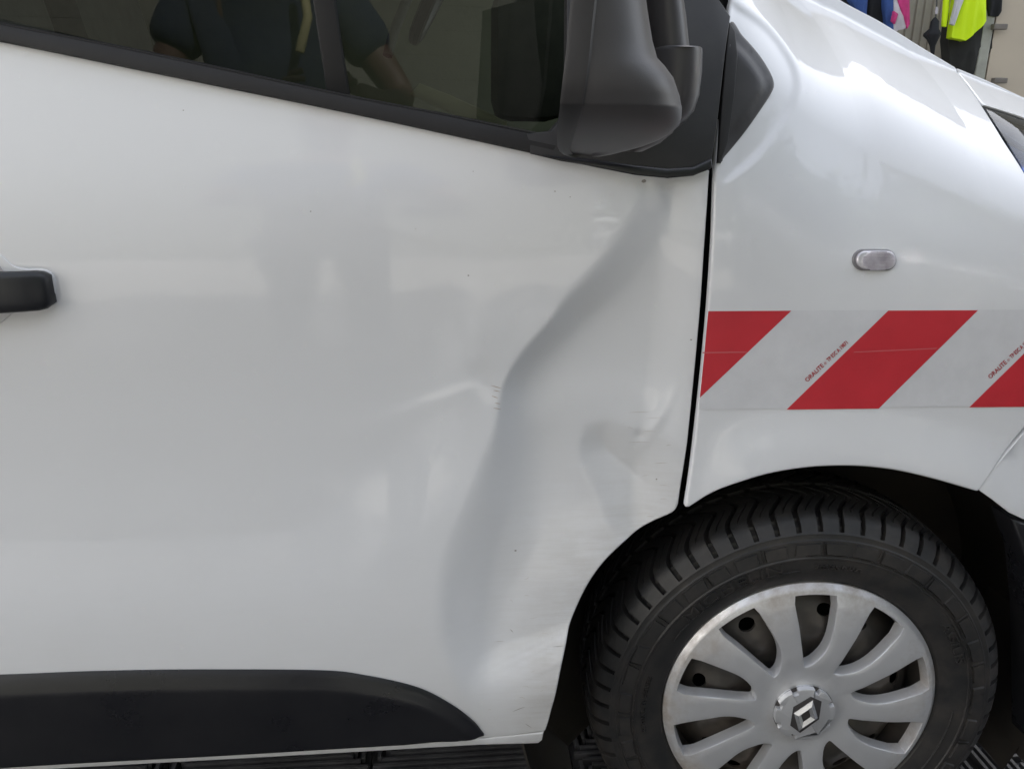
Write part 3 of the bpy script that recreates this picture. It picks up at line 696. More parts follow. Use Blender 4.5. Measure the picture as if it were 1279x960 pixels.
# wheel cover: ten spokes with teardrop openings
def cover():
    RR = .217; NS = 10; r_tip = .0782; r_out = .2025
    rl = [0.0, .012, .026, .040, .052, .060, .068, .074, r_tip, .0794, .0814, .0846, .087, .0912, .096, .1, .1063, .115, .1237, .132, .145, .158, .170, .181, .190, r_out, .2045, .2070, .2095, .2125, .2155, RR]
    def edges(r_):
        """half angles of an opening (anticlockwise side, clockwise side) in degrees at radius r"""
        q = min(max(r_, r_tip), r_out)/RR
        acw = np.interp(q, [.36, .366, .375, .39, .42, .46, .49, .53, .57, .614, .70, .78, .90, .925, .935], [-3.0, .6, 3.0, 5.6, 8.6, 11.1, 12.4, 13.3, 13.6, 13.5, 12.6, 11.6, 10.3, 9.9, 9.2])
        accw = np.interp(q, [.36, .366, .375, .40, .5, .63, .8, .9, .925, .935], [3.2, 4.2, 4.8, 5.2, 6.5, 7.7, 8.9, 9.4, 9.1, 8.5])
        return float(accw), float(acw)
    NO, NSP = 6, 12; per = NO+NSP; verts = []; A0 = 90.5
    def face_y(r_, s):  # s in -1..1 across a spoke, None in the opening
        rim = .0
        y = -.010-.012*math.cos(min(1, r_/.15)*math.pi/2)**2*-1*0
        y = np.interp(r_, [0, .04, .06, .10, .15, .19, .2005, .209, RR], [-.020, -.020, -.0165, -.0195, -.0190, -.0150, -.0125, -.0105, -.002])
        if s is not None and r_ > .06: y -= .0014*(1-abs(s)**4)*min(1, (r_-.06)/.03)*min(1, max(0, (.2005-r_)/.01))
        return float(y)
    for r_ in rl:
        ac, aw = edges(r_)
        for k in range(NS):
            c = A0+36*k
            for i in range(NO):                                  # across the opening, clockwise edge to anticlockwise edge
                t = i/NO; a = c-aw+(ac+aw)*t; verts.append(polar(r_, R(a), face_y(r_, 1 if i == 0 else None)))
            n0 = c+ac; n1 = c+36-edges(r_)[1]
            for i in range(NSP):
                t = i/NSP; t = .5-.5*math.cos(t*math.pi) if 0 else t
                a = n0+(n1-n0)*t; s = 2*t-1; verts.append(polar(r_, R(a), face_y(r_, s)))
    n = NS*per; bm = bmesh.new(); bv = [bm.verts.new(v) for v in verts]; bm.verts.ensure_lookup_table()
    j0 = rl.index(r_tip); j1 = rl.index(r_out); hole = []
    for j in range(len(rl)-1):
        for i in range(n):
            if j == 0 and i % 1 == 0:
                pass
            i2 = (i+1) % n
            if j0 <= j < j1 and (i % per) < NO: continue
            try: bm.faces.new((bv[j*n+i], bv[j*n+i2], bv[(j+1)*n+i2], bv[(j+1)*n+i]))
            except ValueError: pass
    bmesh.ops.remove_doubles(bm, verts=bm.verts[:], dist=.00012)
    loose = [v for v in bm.verts if not v.link_faces]; bmesh.ops.delete(bm, geom=loose, context='VERTS')
    # fold the rims of the openings back: a small round edge, then a tapering wall
    for (push, back) in ((.0004, .0006), (.0006, .0016), (.0012, .018)):
        be = [e for e in bm.edges if len(e.link_faces) == 1 and max(math.hypot(v.co.x, v.co.z) for v in e.verts) < r_out+.0035]
        bvs = {v for e in be for v in e.verts}
        outd = {}
        for v in bvs:
            a = math.degrees(math.atan2(v.co.z, v.co.x)); k = round((a-A0+1)/36); c = R(A0+36*k-1); rc = .155
            d = Vector((rc*math.cos(c)-v.co.x, 0, rc*math.sin(c)-v.co.z)); l = d.length
            outd[v.index] = (v, d/l if l else d)
        r_ = bmesh.ops.extrude_edge_only(bm, edges=be); nv = [q for q in r_['geom'] if isinstance(q, bmesh.types.BMVert)]
        for v in nv:
            a = math.degrees(math.atan2(v.co.z, v.co.x)); k = round((a-A0+1)/36); c = R(A0+36*k-1); rr = math.hypot(v.co.x, v.co.z)
            d = Vector((.155*math.cos(c)-v.co.x, 0, .155*math.sin(c)-v.co.z)); d.normalize()
            ps = push*(3.0 if (rr > .188 and back > .01) else 1.0)
            v.co += d*ps; v.co.y += back
    # outer skirt
    be = [e for e in bm.edges if len(e.link_faces) == 1 and min(math.hypot(v.co.x, v.co.z) for v in e.verts) > .2165]
    r_ = bmesh.ops.extrude_edge_only(bm, edges=be)
    for v in r_['geom']:
        if isinstance(v, bmesh.types.BMVert): v.co.y += .02
    return frombm('wheel_cover', bm, SILVER, WHEEL, sharp=38)
cover()
# steel rim behind the cover
def steel():
    loops = [[(.198*math.cos(2*math.pi*k/96), .198*math.sin(2*math.pi*k/96)) for k in range(96)]]; cen = []
    for k in range(16):
        a = R(22.5*k+12); cx, cy = .160*math.cos(a), .160*math.sin(a); cen.append((cx, cy, a)); pts = []
        for q in range(20):
            t = 2*math.pi*q/20; u_, v_ = .0095*math.cos(t), .0135*math.sin(t); pts.append((cx+u_*math.cos(a)-v_*math.sin(a), cy+u_*math.sin(a)+v_*math.cos(a)))
        loops.append(pts)
    def inside(x, y, g):
        for cx, cy, a in cen:
            dx, dy = x-cx, y-cy; u_ = dx*math.cos(a)+dy*math.sin(a); v_ = -dx*math.sin(a)+dy*math.cos(a)
            if (u_/.0095)**2+(v_/.0135)**2 < g: return True
        return False
    P2 = []; F2 = []
    for l in loops: F2.append(list(range(len(P2), len(P2)+len(l)))); P2 += [Vector(q) for q in l]
    for rr in np.arange(.01, .195, .005):
        for k in range(int(8+rr*700)):
            a = 2*math.pi*k/int(8+rr*700)+rr*40
            if not inside(rr*math.cos(a), rr*math.sin(a), 1.25): P2.append(Vector((rr*math.cos(a), rr*math.sin(a))))
    vo, _e, fo, *_ = geometry.delaunay_2d_cdt(P2, [], F2, 1, 1e-7)
    bm = bmesh.new(); hv = []
    for q in vo:
        x, y = q; r_ = math.hypot(x, y); a = math.atan2(y, x)
        yy = .022+float(np.interp(r_, [0, .05, .09, .115, .135, .16, .18, .198], [0, 0, -.004, -.012, -.013, -.006, .008, .028]))+.0035*math.cos(16*a-R(12)*16+math.pi)*math.exp(-((r_-.13)/.03)**2)
        hv.append(bm.verts.new((x, yy, y)))
    for f_ in fo:
        c = sum((vo[i] for i in f_), Vector((0, 0)))/len(f_)
        if not inside(c.x, c.y, .98): bm.faces.new([hv[i] for i in f_])
    be = [e for e in bm.edges if len(e.link_faces) == 1]; r_ = bmesh.ops.extrude_edge_only(bm, edges=be)
    for v in r_['geom']:
        if isinstance(v, bmesh.types.BMVert): v.co.y += .005
    frombm('rim', bm, STEEL, WHEEL, sharp=40)
    # barrel
    bm = bmesh.new(); prof = [(.214, .004), (.209, .010), (.206, .03), (.196, .05), (.193, .15), (.205, .19), (.215, .20)]; pr = None
    for r_, y in prof:
        vs_ = [bm.verts.new(polar(r_, 2*math.pi*k/96, y)) for k in range(96)]
        if pr:
            for k in range(96): bm.faces.new((pr[k], pr[(k+1) % 96], vs_[(k+1) % 96], vs_[k]))
        pr = vs_
    frombm('rim_barrel', bm, STEEL, WHEEL)
    bm = bmesh.new(); vs_ = [bm.verts.new(polar(.192, 2*math.pi*k/48, .06)) for k in range(48)]; bm.faces.new(vs_); frombm('brake_disc', bm, DARK, WHEEL)
steel()
# centre cap with notches and the diamond emblem
def cap():
    def prism(pts, y0, y1, bev, mat, name, dome=0):
        bm = bmesh.new(); vs_ = [bm.verts.new((x, y1, z)) for x, z in pts]; f = bm.faces.new(vs_)
        r_ = bmesh.ops.extrude_face_region(bm, geom=[f]); nv = [q for q in r_['geom'] if isinstance(q, bmesh.types.BMVert)]
        for v in nv: v.co.y = y0
        tope = [e for e in bm.edges if all(abs(v.co.y-y0) < 1e-6 for v in e.verts)]
        bmesh.ops.bevel(bm, geom=tope, offset=bev, segments=2, affect='EDGES', profile=.5)
        return frombm(name, bm, mat, WHEEL, sharp=40)
    pts = []
    for k in range(8):
        c = 45*k+10
        for a, r_ in ((-22.5, .0465), (-14, .0470), (-6, .0472), (2, .0472), (9.5, .0468), (10.5, .0400), (20.5, .0400), (21.5, .0465)): pts.append((r_*math.cos(R(c+a)), r_*math.sin(R(c+a))))
    prism(pts, -.0305, -.014, .0014, M('centre_cap_paint', (.62, .62, .63), .3, .5)[0], 'centre_cap')
    bm = bmesh.new(); vs_ = [bm.verts.new(polar(.0475, 2*math.pi*k/48, -.0212)) for k in range(48)]; bm.faces.new(vs_); frombm('cap_recess', bm, EMDARK, WHEEL)
    # dark field then raised diamond with an open centre
    hexa = [(-.0215, -.019), (-.0205, .0155), (.0045, .0345), (.0225, .0255), (.0225, -.0075), (-.0045, -.0330)]
    prism(hexa, -.0312, -.030, .0003, EMDARK, 'emblem_ground')
    o_ = [(0, .034), (.0215, 0), (0, -.034), (-.0215, 0)]
    def tf(p, s=1.0): x, z = p; x *= s; z *= s; a = R(-14); return (x*math.cos(a)-z*math.sin(a)+.0004, (x*math.sin(a)+z*math.cos(a))*.93)
    bm = bmesh.new()
    def quad(ps): bm.faces.new([bm.verts.new(p) for p in ps])
    yo, yr, yi = -.0320, -.0368, -.0325
    O = [tf(p, .93) for p in o_]; I = [tf(p, .36) for p in o_]; Rg = [tf(p, .64) for p in o_]
    for k in range(4):
        k2 = (k+1) % 4
        quad([(O[k][0], yo, O[k][1]), (O[k2][0], yo, O[k2][1]), (Rg[k2][0], yr, Rg[k2][1]), (Rg[k][0], yr, Rg[k][1])])
        quad([(Rg[k][0], yr, Rg[k][1]), (Rg[k2][0], yr, Rg[k2][1]), (I[k2][0], yi, I[k2][1]), (I[k][0], yi, I[k][1])])
        quad([(O[k][0], yo, O[k][1]), (O[k2][0], yo, O[k2][1]), (O[k2][0], yo+.002, O[k2][1]), (O[k][0], yo+.002, O[k][1])])
    frombm('emblem', bm, CHROME, WHEEL, smooth=False)
cap()

# wheel well ----------------------------------------------------
def well():
    bm = bmesh.new(); cx, cz = WC[0]+.005, WC[2]+.0; prev = None; n = 60
    for j, (rr, y) in enumerate(((.447, .088), (.452, .10), (.454, .13), (.452, .20), (.446, .34), (.30, .36), (.05, .36))):
        vs_ = []
        for k in range(n+1):
            a = R(-26+250*k/n); vs_.append(bm.verts.new((cx+rr*math.cos(a)*1.0, y, cz+rr*math.sin(a))))
        if prev:
            for k in range(n): bm.faces.new((prev[k], prev[k+1], vs_[k+1], vs_[k]))
        prev = vs_
    frombm('wheel_liner', bm, LINER, VAN, sharp=50)
    bm = bmesh.new()                                     # liner foot ahead of the wheel
    bm_box(bm, (1.03, .15, .29), (.07, .22, .26), .03)
    frombm('liner_foot', bm, LINER, VAN)
    bm = bmesh.new(); bm_box(bm, (-.45, .80, .30), (1.15, 1.3, .08), .01); bm_box(bm, (.55, .95, .40), (.9, 1.0, .12), .01)
    frombm('underbody', bm, DARK, VAN)
well()

# cab interior seen dimly through the glass ----------------------
def cab():
    OL = simple('cab_lining', (.26, .27, .20), .8, .2, 4); SEATM = simple('seat_cloth', (.07, .073, .06), .9, .3, 20)
    PALE = simple('dash_lit_pale', (.85, .83, .62), .6, .1, 9)
    bm = bmesh.new(); bm_box(bm, (-.2, 1.75, 1.15), (2.2, .05, 1.5)); bm_box(bm, (-.4, .95, .72), (1.8, 1.5, .04)); bm_box(bm, (-1.1, .95, 1.25), (.05, 1.6, 1.2))
    bm_box(bm, (-.35, .95, 1.93), (1.5, 1.6, .05)); frombm('cab_shell', bm, OL, VAN, smooth=False)
    S1 = empty('seat', parent=VAN)
    for x, y in ((-.55, .62), (-.55, 1.25)):
        bm = bmesh.new(); bm_box(bm, (x, y, .93), (.5, .5, .16), .05); frombm('cushion', bm, SEATM, S1)
        bm = bmesh.new(); bm_box(bm, (x-.22, y, 1.25), (.14, .48, .62), .05, Matrix.Rotation(R(-12), 3, 'Y')); frombm('backrest', bm, SEATM, S1)
        bm = bmesh.new(); bm_box(bm, (x-.30, y, 1.66), (.09, .26, .18), .04); frombm('headrest', bm, SEATM, S1)
    DS = empty('dashboard', parent=VAN)
    bm = bmesh.new(); bm_box(bm, (.62, .95, 1.08), (.42, 1.4, .34), .08); frombm('dash_body', bm, SEATM, DS)
    bm = bmesh.new(); p = P(660, 70, .55); bm_box(bm, tuple(p), (.13, .10, .22), .035); frombm('vent_pod', bm, SEATM, DS)
    # pale curved strip, the sunlit look of the dash put into its colour
    t = [P(a, b_, .28) for a, b_ in ((512, 118), (545, 134), (585, 152), (628, 170))]; lo = [P(a, b_, .26) for a, b_ in ((524, 104), (560, 118), (600, 136), (634, 153))]
    vv = [tuple(q) for q in t]+[tuple(q) for q in lo]+[tuple(q+np.array([0, .06, -.01])) for q in lo]
    mesh('lit_dash_strip', vv, [(0, 1, 5, 4), (1, 2, 6, 5), (2, 3, 7, 6), (4, 5, 9, 8), (5, 6, 10, 9), (6, 7, 11, 10)], PALE, DS)
    # steering wheel on the far side
    bm = bmesh.new(); c = P(560, -40, 1.25); n = 48; pr = None; ring = []
    rot = Matrix.Rotation(R(-62), 3, 'Y')
    for k in range(n):
        a = 2*math.pi*k/n; vs_ = []
        for q in range(8):
            b2 = 2*math.pi*q/8; rr = .185+.016*math.cos(b2); v = rot@Vector((rr*math.cos(a), rr*math.sin(a), .016*math.sin(b2))); vs_.append(bm.verts.new(Vector(c)+v))
        ring.append(vs_)
    for k in range(n):
        A, B = ring[k], ring[(k+1) % n]
        for q in range(8): bm.faces.new((A[q], A[(q+1) % 8], B[(q+1) % 8], B[q]))
    frombm('steering_wheel', bm, simple('wheel_leather', (.03, .03, .03), .5), VAN)
    bar('pillar', [P(484, 70, .95), P(492, 40, .97), P(512, -10, 1.0), P(560, -90, 1.1)], .011, SEATM, VAN)
cab()
# upper body so the van is whole above the picture
plate('upper_frame', [(-330, -422), (300, -422), (640, -422), (720, -300), (800, -160), (860, -90), (912, -10), (930, -90), (880, -190), (760, -400), (700, -480), (-330, -480)], PAINT, VAN, surf=lambda x, z: SW(x, z)*.6+.0, off=0, thick=.04, flat=True)

# mirror -----------------------------------------------------------
def mirror():
    MR = empty('wing_mirror', parent=VAN, label='large dark grey door mirror on its pivot arm')
    lv = [(-150, 728, 786), (-90, 723, 791), (-40, 718, 796), (0, 715, 801), (40, 711, 807), (64, 709, 813), (74, 708, 822), (90, 706, 833), (115, 703, 841), (127.5, 701.6, 843.5), (128.5, 701.5, 844), (132, 701.3, 844.5), (145, 700, 845), (156, 698.8, 843), (166, 698, 834), (175, 697.6, 820), (183, 698, 802), (189, 700.5, 780), (193.5, 706, 762), (196, 714, 748)]
    bm = bmesh.new(); rows = []; n = 56; rimv = []
    for (py, xl, xr) in lv:
        d = min(1, max(.10, 1-max(0, (py-96)/102)**2.4)); yf = -.135-.115*d-(.0004 if py > 128 else 0); yb_ = -.135+.085*d; ym = -.135-.015*d
        A_ = P(xl, py, yf); B_ = P(xr, py, ym); z = A_[2]; xa, xb = A_[0], B_[0]; row = []
        for i in range(28):                                    # outer face, flat then turning round to the front edge
            t = i/27*math.pi/2; row.append((xa+(xb-xa)*(math.sin(t)**.95), ym+(yf-ym)*(math.cos(t)**.72 if t < 1.57 else 0)))
        for i in range(1, 15):
            t = i/14*math.pi/2; row.append((xb-(xb-xa)*.35*(1-math.cos(t)), ym+(yb_-ym)*math.sin(t)))
        x0 = row[-1][0]
        for i in range(1, 15):
            t = i/15; xd = xa+.078*d; row.append((x0+(xd-x0)*min(1, t*2), yb_)) if t < .5 else row.append((xd+(xa-xd)*(t-.5)*2, yb_+(yf-yb_)*(t-.5)*2))
        rows.append([bm.verts.new((x, y, z)) for x, y in row]); n = len(row); rimv.append((xa, yf, z, d))
    for A, B in zip(rows, rows[1:]):
        for i in range(n): bm.faces.new((A[i], A[(i+1) % n], B[(i+1) % n], B[i]))
    bm.faces.new(rows[-1]); bm.faces.new(rows[0])
    frombm('mirror_shell', bm, MIRRORP, MR, sharp=50)
    bm = bmesh.new(); pr = None
    for i, (xa, yf, z, d) in enumerate(rimv):                   # raised rim round the glass opening
        k = .4+.6*d; vs_ = [bm.verts.new(q) for q in ((xa+.021*k, yf+.001, z), (xa+.0185*k, yf-.0020, z), (xa+.002, yf-.0026, z), (xa-.0015, yf-.0005, z), (xa-.0005, yf+.004, z), (xa+.03*k, yf+.08*k, z))]
        if pr:
            for q in range(5): bm.faces.new((pr[q], pr[q+1], vs_[q+1], vs_[q]))
        pr = vs_
    frombm('glass_rim', bm, SAILP, MR, sharp=40)
    # pivot arm, collar
    ya = -.045
    def cyl(name, sec, mat, res=36, sharp=50):
        bm = bmesh.new(); pr = None; first = None
        for (cx, cy, cz, rx, ry) in sec:
            vs_ = [bm.verts.new((cx+rx*math.cos(2*math.pi*q/res), cy+ry*math.sin(2*math.pi*q/res), cz)) for q in range(res)]
            if pr:
                for q in range(res): bm.faces.new((pr[q], pr[(q+1) % res], vs_[(q+1) % res], vs_[q]))
            else: bm.faces.new(vs_)
            pr = vs_
        bm.faces.new(pr); return frombm(name, bm, mat, MR, sharp=sharp)
    def at(x0, x1, py, Y):
        a = P(x0, py, Y); b_ = P(x1, py, Y); return (a[0]+b_[0])/2, a[2], (b_[0]-a[0])/2
    sec = []
    for py, x0, x1 in ((-160, 778, 838), (-80, 790, 842), (-20, 796, 849), (20, 799, 855), (50, 802, 858), (74, 806, 861)):
        cx, cz, rx = at(x0, x1, py, ya); sec.append((cx, ya, cz, rx, .034))
    cyl('pivot_arm', sec, MIRRORP)
    sec = []
    for py, x0, x1, dy in ((62, 812, 869, -.002), (60, 809, 873, 0), (61, 806, 874.5, 0), (66, 803, 875, 0), (90, 800, 874.5, 0), (118, 797, 872, .002), (138, 793, 866, .004), (150, 788, 857, .006), (157, 786, 848, .009)):
        cx, cz, rx = at(x0, x1, py, ya); sec.append((cx, ya+dy, cz, rx, .040))
    cyl('pivot_collar', sec, MIRRORP)
    sec = []
    for py, x0, x1 in ((100, 760, 838), (128, 756, 846), (150, 752, 846), (165, 748, 838), (178, 744, 822), (188, 742, 800)):
        cx, cz, rx = at(x0, x1, py, ya-.03); sec.append((cx, ya-.03, cz, rx, .045))
    cyl('pivot_skirt', sec, MIRRORP)
mirror()

# small damage marks on the door -----------------------------------
def marks():
    RUST = M('scratch_brown', (.36, .25, .17), .6)[0]; GREY = M('scratch_grey', (.34, .32, .30), .6)[0]; FAINT = M('scratch_faint', (.56, .53, .50), .6)[0]
    def streak(pts, wpx, mat, name):
        c = spline(pts, 10); t = np.gradient(c, axis=0); t /= np.linalg.norm(t, axis=1)[:, None]; nrm = np.stack([-t[:, 1], t[:, 0]], 1)
        wv = wpx*np.sin(np.linspace(.15, math.pi-.15, 10))[:, None]; g_ = np.vstack([c-nrm*wv/2, c+nrm*wv/2]); xz = on(g_, S); y = S(xz[:, 0], xz[:, 1])-.0004
        mesh(name, np.stack([xz[:, 0], y, xz[:, 1]], 1), grid_faces(10, 2, flip=True), mat, DOOR)
    for p in ([(613, 481), (620, 483), (627, 485)], [(616, 487), (625, 489)], [(618, 503), (625, 504)], [(616, 509), (626, 511)], [(614, 494), (622, 497)]): streak(p, .7, RUST, 'scratch')
    for p in ([(637, 785), (641, 789)], [(640, 888), (650, 884), (656, 882)], [(656, 903), (664, 908)], [(690, 807), (704, 806)]): streak(p, .7, GREY, 'scratch')
    for k in range(13):
        x0 = random.uniform(770, 835); y0 = random.choice([random.gauss(610, 22), random.gauss(535, 14)]); ln = random.uniform(6, 30); dy = random.uniform(-1.5, 1.5)
        if x0+ln < (850 if y0 < 600 else 836) and y0 < 645: streak([(x0, y0), (x0+ln/2, y0+dy/2-.3), (x0+ln, y0+dy)], random.uniform(.35, .75), FAINT, 'scratch')
    for k in range(14):
        x0 = random.uniform(600, 690); y0 = random.uniform(720, 890); ln = random.uniform(4, 14)
        streak([(x0, y0), (x0+ln/2, y0-.4), (x0+ln, y0+random.uniform(-3, 3))], random.uniform(.3, .6), FAINT, 'scratch')
    chips = [(229, 138, 1.0), (388, 264, 1.1), (693, 239, 1.0), (712, 246, .8), (585, 344, 1.2), (804, 226, 3.0), (863, 424, 1.3), (644, 687, 1.6), (820, 598, 1.2), (591, 214, .7), (519, 286, .7)]
    for x, y, s in chips:
        pts = np.array([(x+s*math.cos(a)*random.uniform(.7, 1.2), y+s*.8*math.sin(a)*random.uniform(.7, 1.2)) for a in np.linspace(0, 2*math.pi, 8)[:-1]]); xz = on(pts, S); yy = S(xz[:, 0], xz[:, 1])-.0005
        mesh('paint_chip', np.stack([xz[:, 0], yy, xz[:, 1]], 1), [tuple(range(7))], GREY, DOOR, smooth=False)
marks()

# ------------------------------------------------------------ beyond the van, top right: work clothes hung in front of a wall
YB = 6.0
def BG(px, py, dy=0): return P(px, py, YB+dy)
def slab(name, pts, depth, mat, parent=None, dy=0, wob=0.0):
    """thick folded cloth or board with outline in px at the back wall"""
    f_ = [BG(a, b_, dy) for a, b_ in pts]; c = sum(f_)/len(f_); bm = bmesh.new()
    A = [bm.verts.new(p) for p in f_]; B = [bm.verts.new(p+np.array([0, depth, 0])) for p in f_]; n = len(A)
    ctr = bm.verts.new(c-np.array([0, depth*.5, 0])); cb = bm.verts.new(c+np.array([0, depth*1.2, 0]))
    for i in range(n):
        bm.faces.new((A[i], A[(i+1) % n], ctr)); bm.faces.new((B[(i+1) % n], B[i], cb)); bm.faces.new((A[i], B[i], B[(i+1) % n], A[(i+1) % n]))
    if wob:
        bmesh.ops.subdivide_edges(bm, edges=bm.edges[:], cuts=3, use_grid_fill=True)
        for v in bm.verts: v.co.y += wob*math.sin(v.co.x*70+v.co.z*8)
    return frombm(name, bm, mat, parent, sharp=60)
def sheet(name, x0, x1, z0, z1, y, th, mat, **kw):
    bm = bmesh.new(); bm_box(bm, ((x0+x1)/2, y+th/2, (z0+z1)/2), (x1-x0, th, z1-z0), kw.get('bev', 0)); o = frombm(name, bm, mat, kw.get('parent'), smooth=False); return o
def tagit(o, label, cat, group=None):
    o['label'] = label; o['category'] = cat
    if group: o['group'] = group
WALLM = simple('pale_wall', (.42, .38, .31), .8, .12, 3)
bw = sheet('back_wall', -16, 18, 0, 9.5, YB+.9, .3, WALLM); tagit(bw, 'tall pale beige building wall behind the hanging work clothes', 'wall')
SL = empty('slatted_screen', 'pale vertical slatted screen behind the hanging umbrella', 'screen', loc=(0, 0, 0))
SLM = simple('slat_paint', (.50, .46, .38), .6, .15, 6)
x = BG(1040, 50, .5)[0]; xe = BG(1236, 50, .5)[0]
slatme = None
while x < xe:
    if slatme is None:
        bm = bmesh.new(); bm_box(bm, (0, 0, 0), (.055, .03, 2.6), .006); slatme = bpy.data.meshes.new('slat'); bm.to_mesh(slatme); bm.free(); slatme.materials.append(SLM)
    o = bpy.data.objects.new('slat', slatme); o.location = (x, YB+.5, 1.3); link(o, SL); x += .075
# beige door with its post and hinges
DR = empty('beige_door', 'beige door leaf with grey strap hinges beside the yellow vest', 'door', loc=tuple(BG(1240, 60)*np.array([1, 1, 0])))
dx = BG(1240, 60)[0]; dorm = simple('beige_door_paint', (.47, .40, .31), .55, .07, 2)
def child(o, p): o.parent = p; o.matrix_parent_inverse = Matrix.Translation(-p.location); return o
child(sheet('door_leaf', dx+.02, dx+1.5, .05, 2.7, YB+.05, .05, dorm), DR)
child(sheet('post', dx-.10, dx-.01, 0, 2.8, YB+.02, .08, simple('post_metal', (.33, .33, .28), .45), bev=.01), DR)
for py in (34, 101):
    p = BG(1249, py); child(sheet('hinge', p[0]-.07, p[0]+.05, p[2]-.022, p[2]+.022, YB-.03, .05, simple('hinge_metal', (.16, .14, .12), .5), bev=.008), DR)
# rail the clothes hang from
rl_ = bar('clothes_rail', [BG(1000, -190), BG(1232, -150)], .018, M('rail_steel', (.4, .4, .4), .35, 1)[0], None); tagit(rl_, 'steel rail that the work clothes hang from', 'rail')
BLUE = simple('blue_cloth', (.035, .085, .28), .85, .4, 6); NAVY = simple('dark_cloth', (.012, .013, .016), .9, .5, 6)
GREYC = simple('charcoal_cloth', (.024, .024, .022), .9, .5, 5); PINK = simple('pink_cloth', (.62, .05, .22), .8, .3, 9)
YEL = M('hi_vis_yellow', (.62, .86, .0), .75)[0]; SILV = simple('reflective_band', (.48, .47, .50), .4, .1, 9); WHT = simple('pale_cloth', (.55, .52, .55), .8, .2, 9)
J = empty('blue_jacket', 'royal blue work jacket hanging open over black lining', 'jacket', loc=(0, 0, 0))
slab('left_front', [(1066, -140), (1086, -145), (1088, -40), (1083, 22), (1074, 18), (1062, 0), (1058, -60)], .10, BLUE, J, 0, .012)
slab('right_front', [(1100, -140), (1112, -130), (1117, -20), (1116, 52), (1110, 50), (1104, 10), (1100, -60)], .10, BLUE, J, 0, .012)
slab('lining', [(1084, -140), (1102, -140), (1108, -20), (1108, 60), (1083, 60), (1082, 0)], .06, NAVY, J, .06, .008)
o = slab('navy_overalls', [(1030, -130), (1060, -130), (1072, -20), (1072, 30), (1040, 30), (1028, -40)], .10, NAVY, None, .08, .012); tagit(o, 'dark navy overalls hanging left of the royal blue jacket', 'overalls')
K = empty('pink_bag', 'pink and white cloth bag hanging beside the blue jacket', 'bag', loc=(0, 0, 0))
slab('pink_panel', [(1117, -60), (1136, -60), (1136, 0), (1137, 30), (1133, 36), (1128, 20), (1118, -8)], .06, PINK, K, -.02, .006)
slab('pale_panel', [(1116, -10), (1124, 8), (1131, 20), (1131, 36), (1122, 38), (1116, 42)], .05, WHT, K, -.01, .004)
slab('pink_corner', [(1117, 14), (1122, 18), (1118, 30), (1115, 26)], .04, PINK, K, -.04)
U = empty('folded_umbrella', 'folded black umbrella hanging by its handle in front of the slats', 'umbrella', loc=(0, 0, 0))
def lathe(name, sec, mat, parent, res=10, flute=0):
    bm = bmesh.new(); pr = None
    for (px, py, rr) in sec:
        c = BG(px, py, -.05); vs_ = [bm.verts.new((c[0]+rr*(1+flute*math.cos(5*2*math.pi*q/res))*math.cos(2*math.pi*q/res), c[1]+rr*math.sin(2*math.pi*q/res), c[2])) for q in range(res)]
        if pr:
            for q in range(res): bm.faces.new((pr[q], pr[(q+1) % res], vs_[(q+1) % res], vs_[q]))
        pr = vs_
    return frombm(name, bm, mat, parent, sharp=50)
lathe('canopy', [(1168, 22, .008), (1168, 27, .030), (1167, 36, .034), (1165, 42, .062), (1164, 45, .060), (1165, 50, .040), (1165, 57, .022), (1165, 66, .014), (1165, 82, .008)], NAVY, U, 30, .18)
lathe('shaft', [(1171, -60, .006), (1170, 6, .006), (1168.5, 24, .006)], M('umbrella_shaft', (.05, .05, .05), .4)[0], U)
lathe('collar', [(1170, 9, .009), (1170, 13, .013), (1169.5, 18, .010)], WHT, U)
T_ = slab('work_trousers', [(1188, 20), (1215, 0), (1240, 10), (1238, 60), (1226, 96), (1218, 108), (1200, 100), (1186, 85), (1185, 50)], .12, GREYC, None, .06, .015); tagit(T_, 'charcoal work trousers hanging below the yellow vest', 'trousers')
Vt = empty('safety_vest', 'fluorescent yellow safety vest with a silver band, hung in the middle of the clothes', 'vest', loc=(0, 0, 0))
slab('vest_cloth', [(1196, -120), (1224, -120), (1230, -60), (1231, 0), (1233, 26), (1222, 38), (1207, 51), (1188, 47), (1194, 10), (1200, -30)], .08, YEL, Vt, -.06, .010)
slab('silver_band', [(1199, -40), (1208, -40), (1204, 0), (1192, 32), (1188, 30), (1194, 4)], .03, SILV, Vt, -.11, .003)
slab('yellow_strap', [(1182, -40), (1188, -40), (1186, 10), (1182, 34), (1178, 33), (1180, 5)], .03, YEL, Vt, -.06)
Jk = slab('black_jacket_sleeve', [(1228, -120), (1248, -120), (1252, -20), (1251, 14), (1246, 21), (1236, 20), (1232, 0)], .10, NAVY, None, .0, .010); tagit(Jk, 'black jacket with its cuff hanging right of the yellow vest', 'jacket')

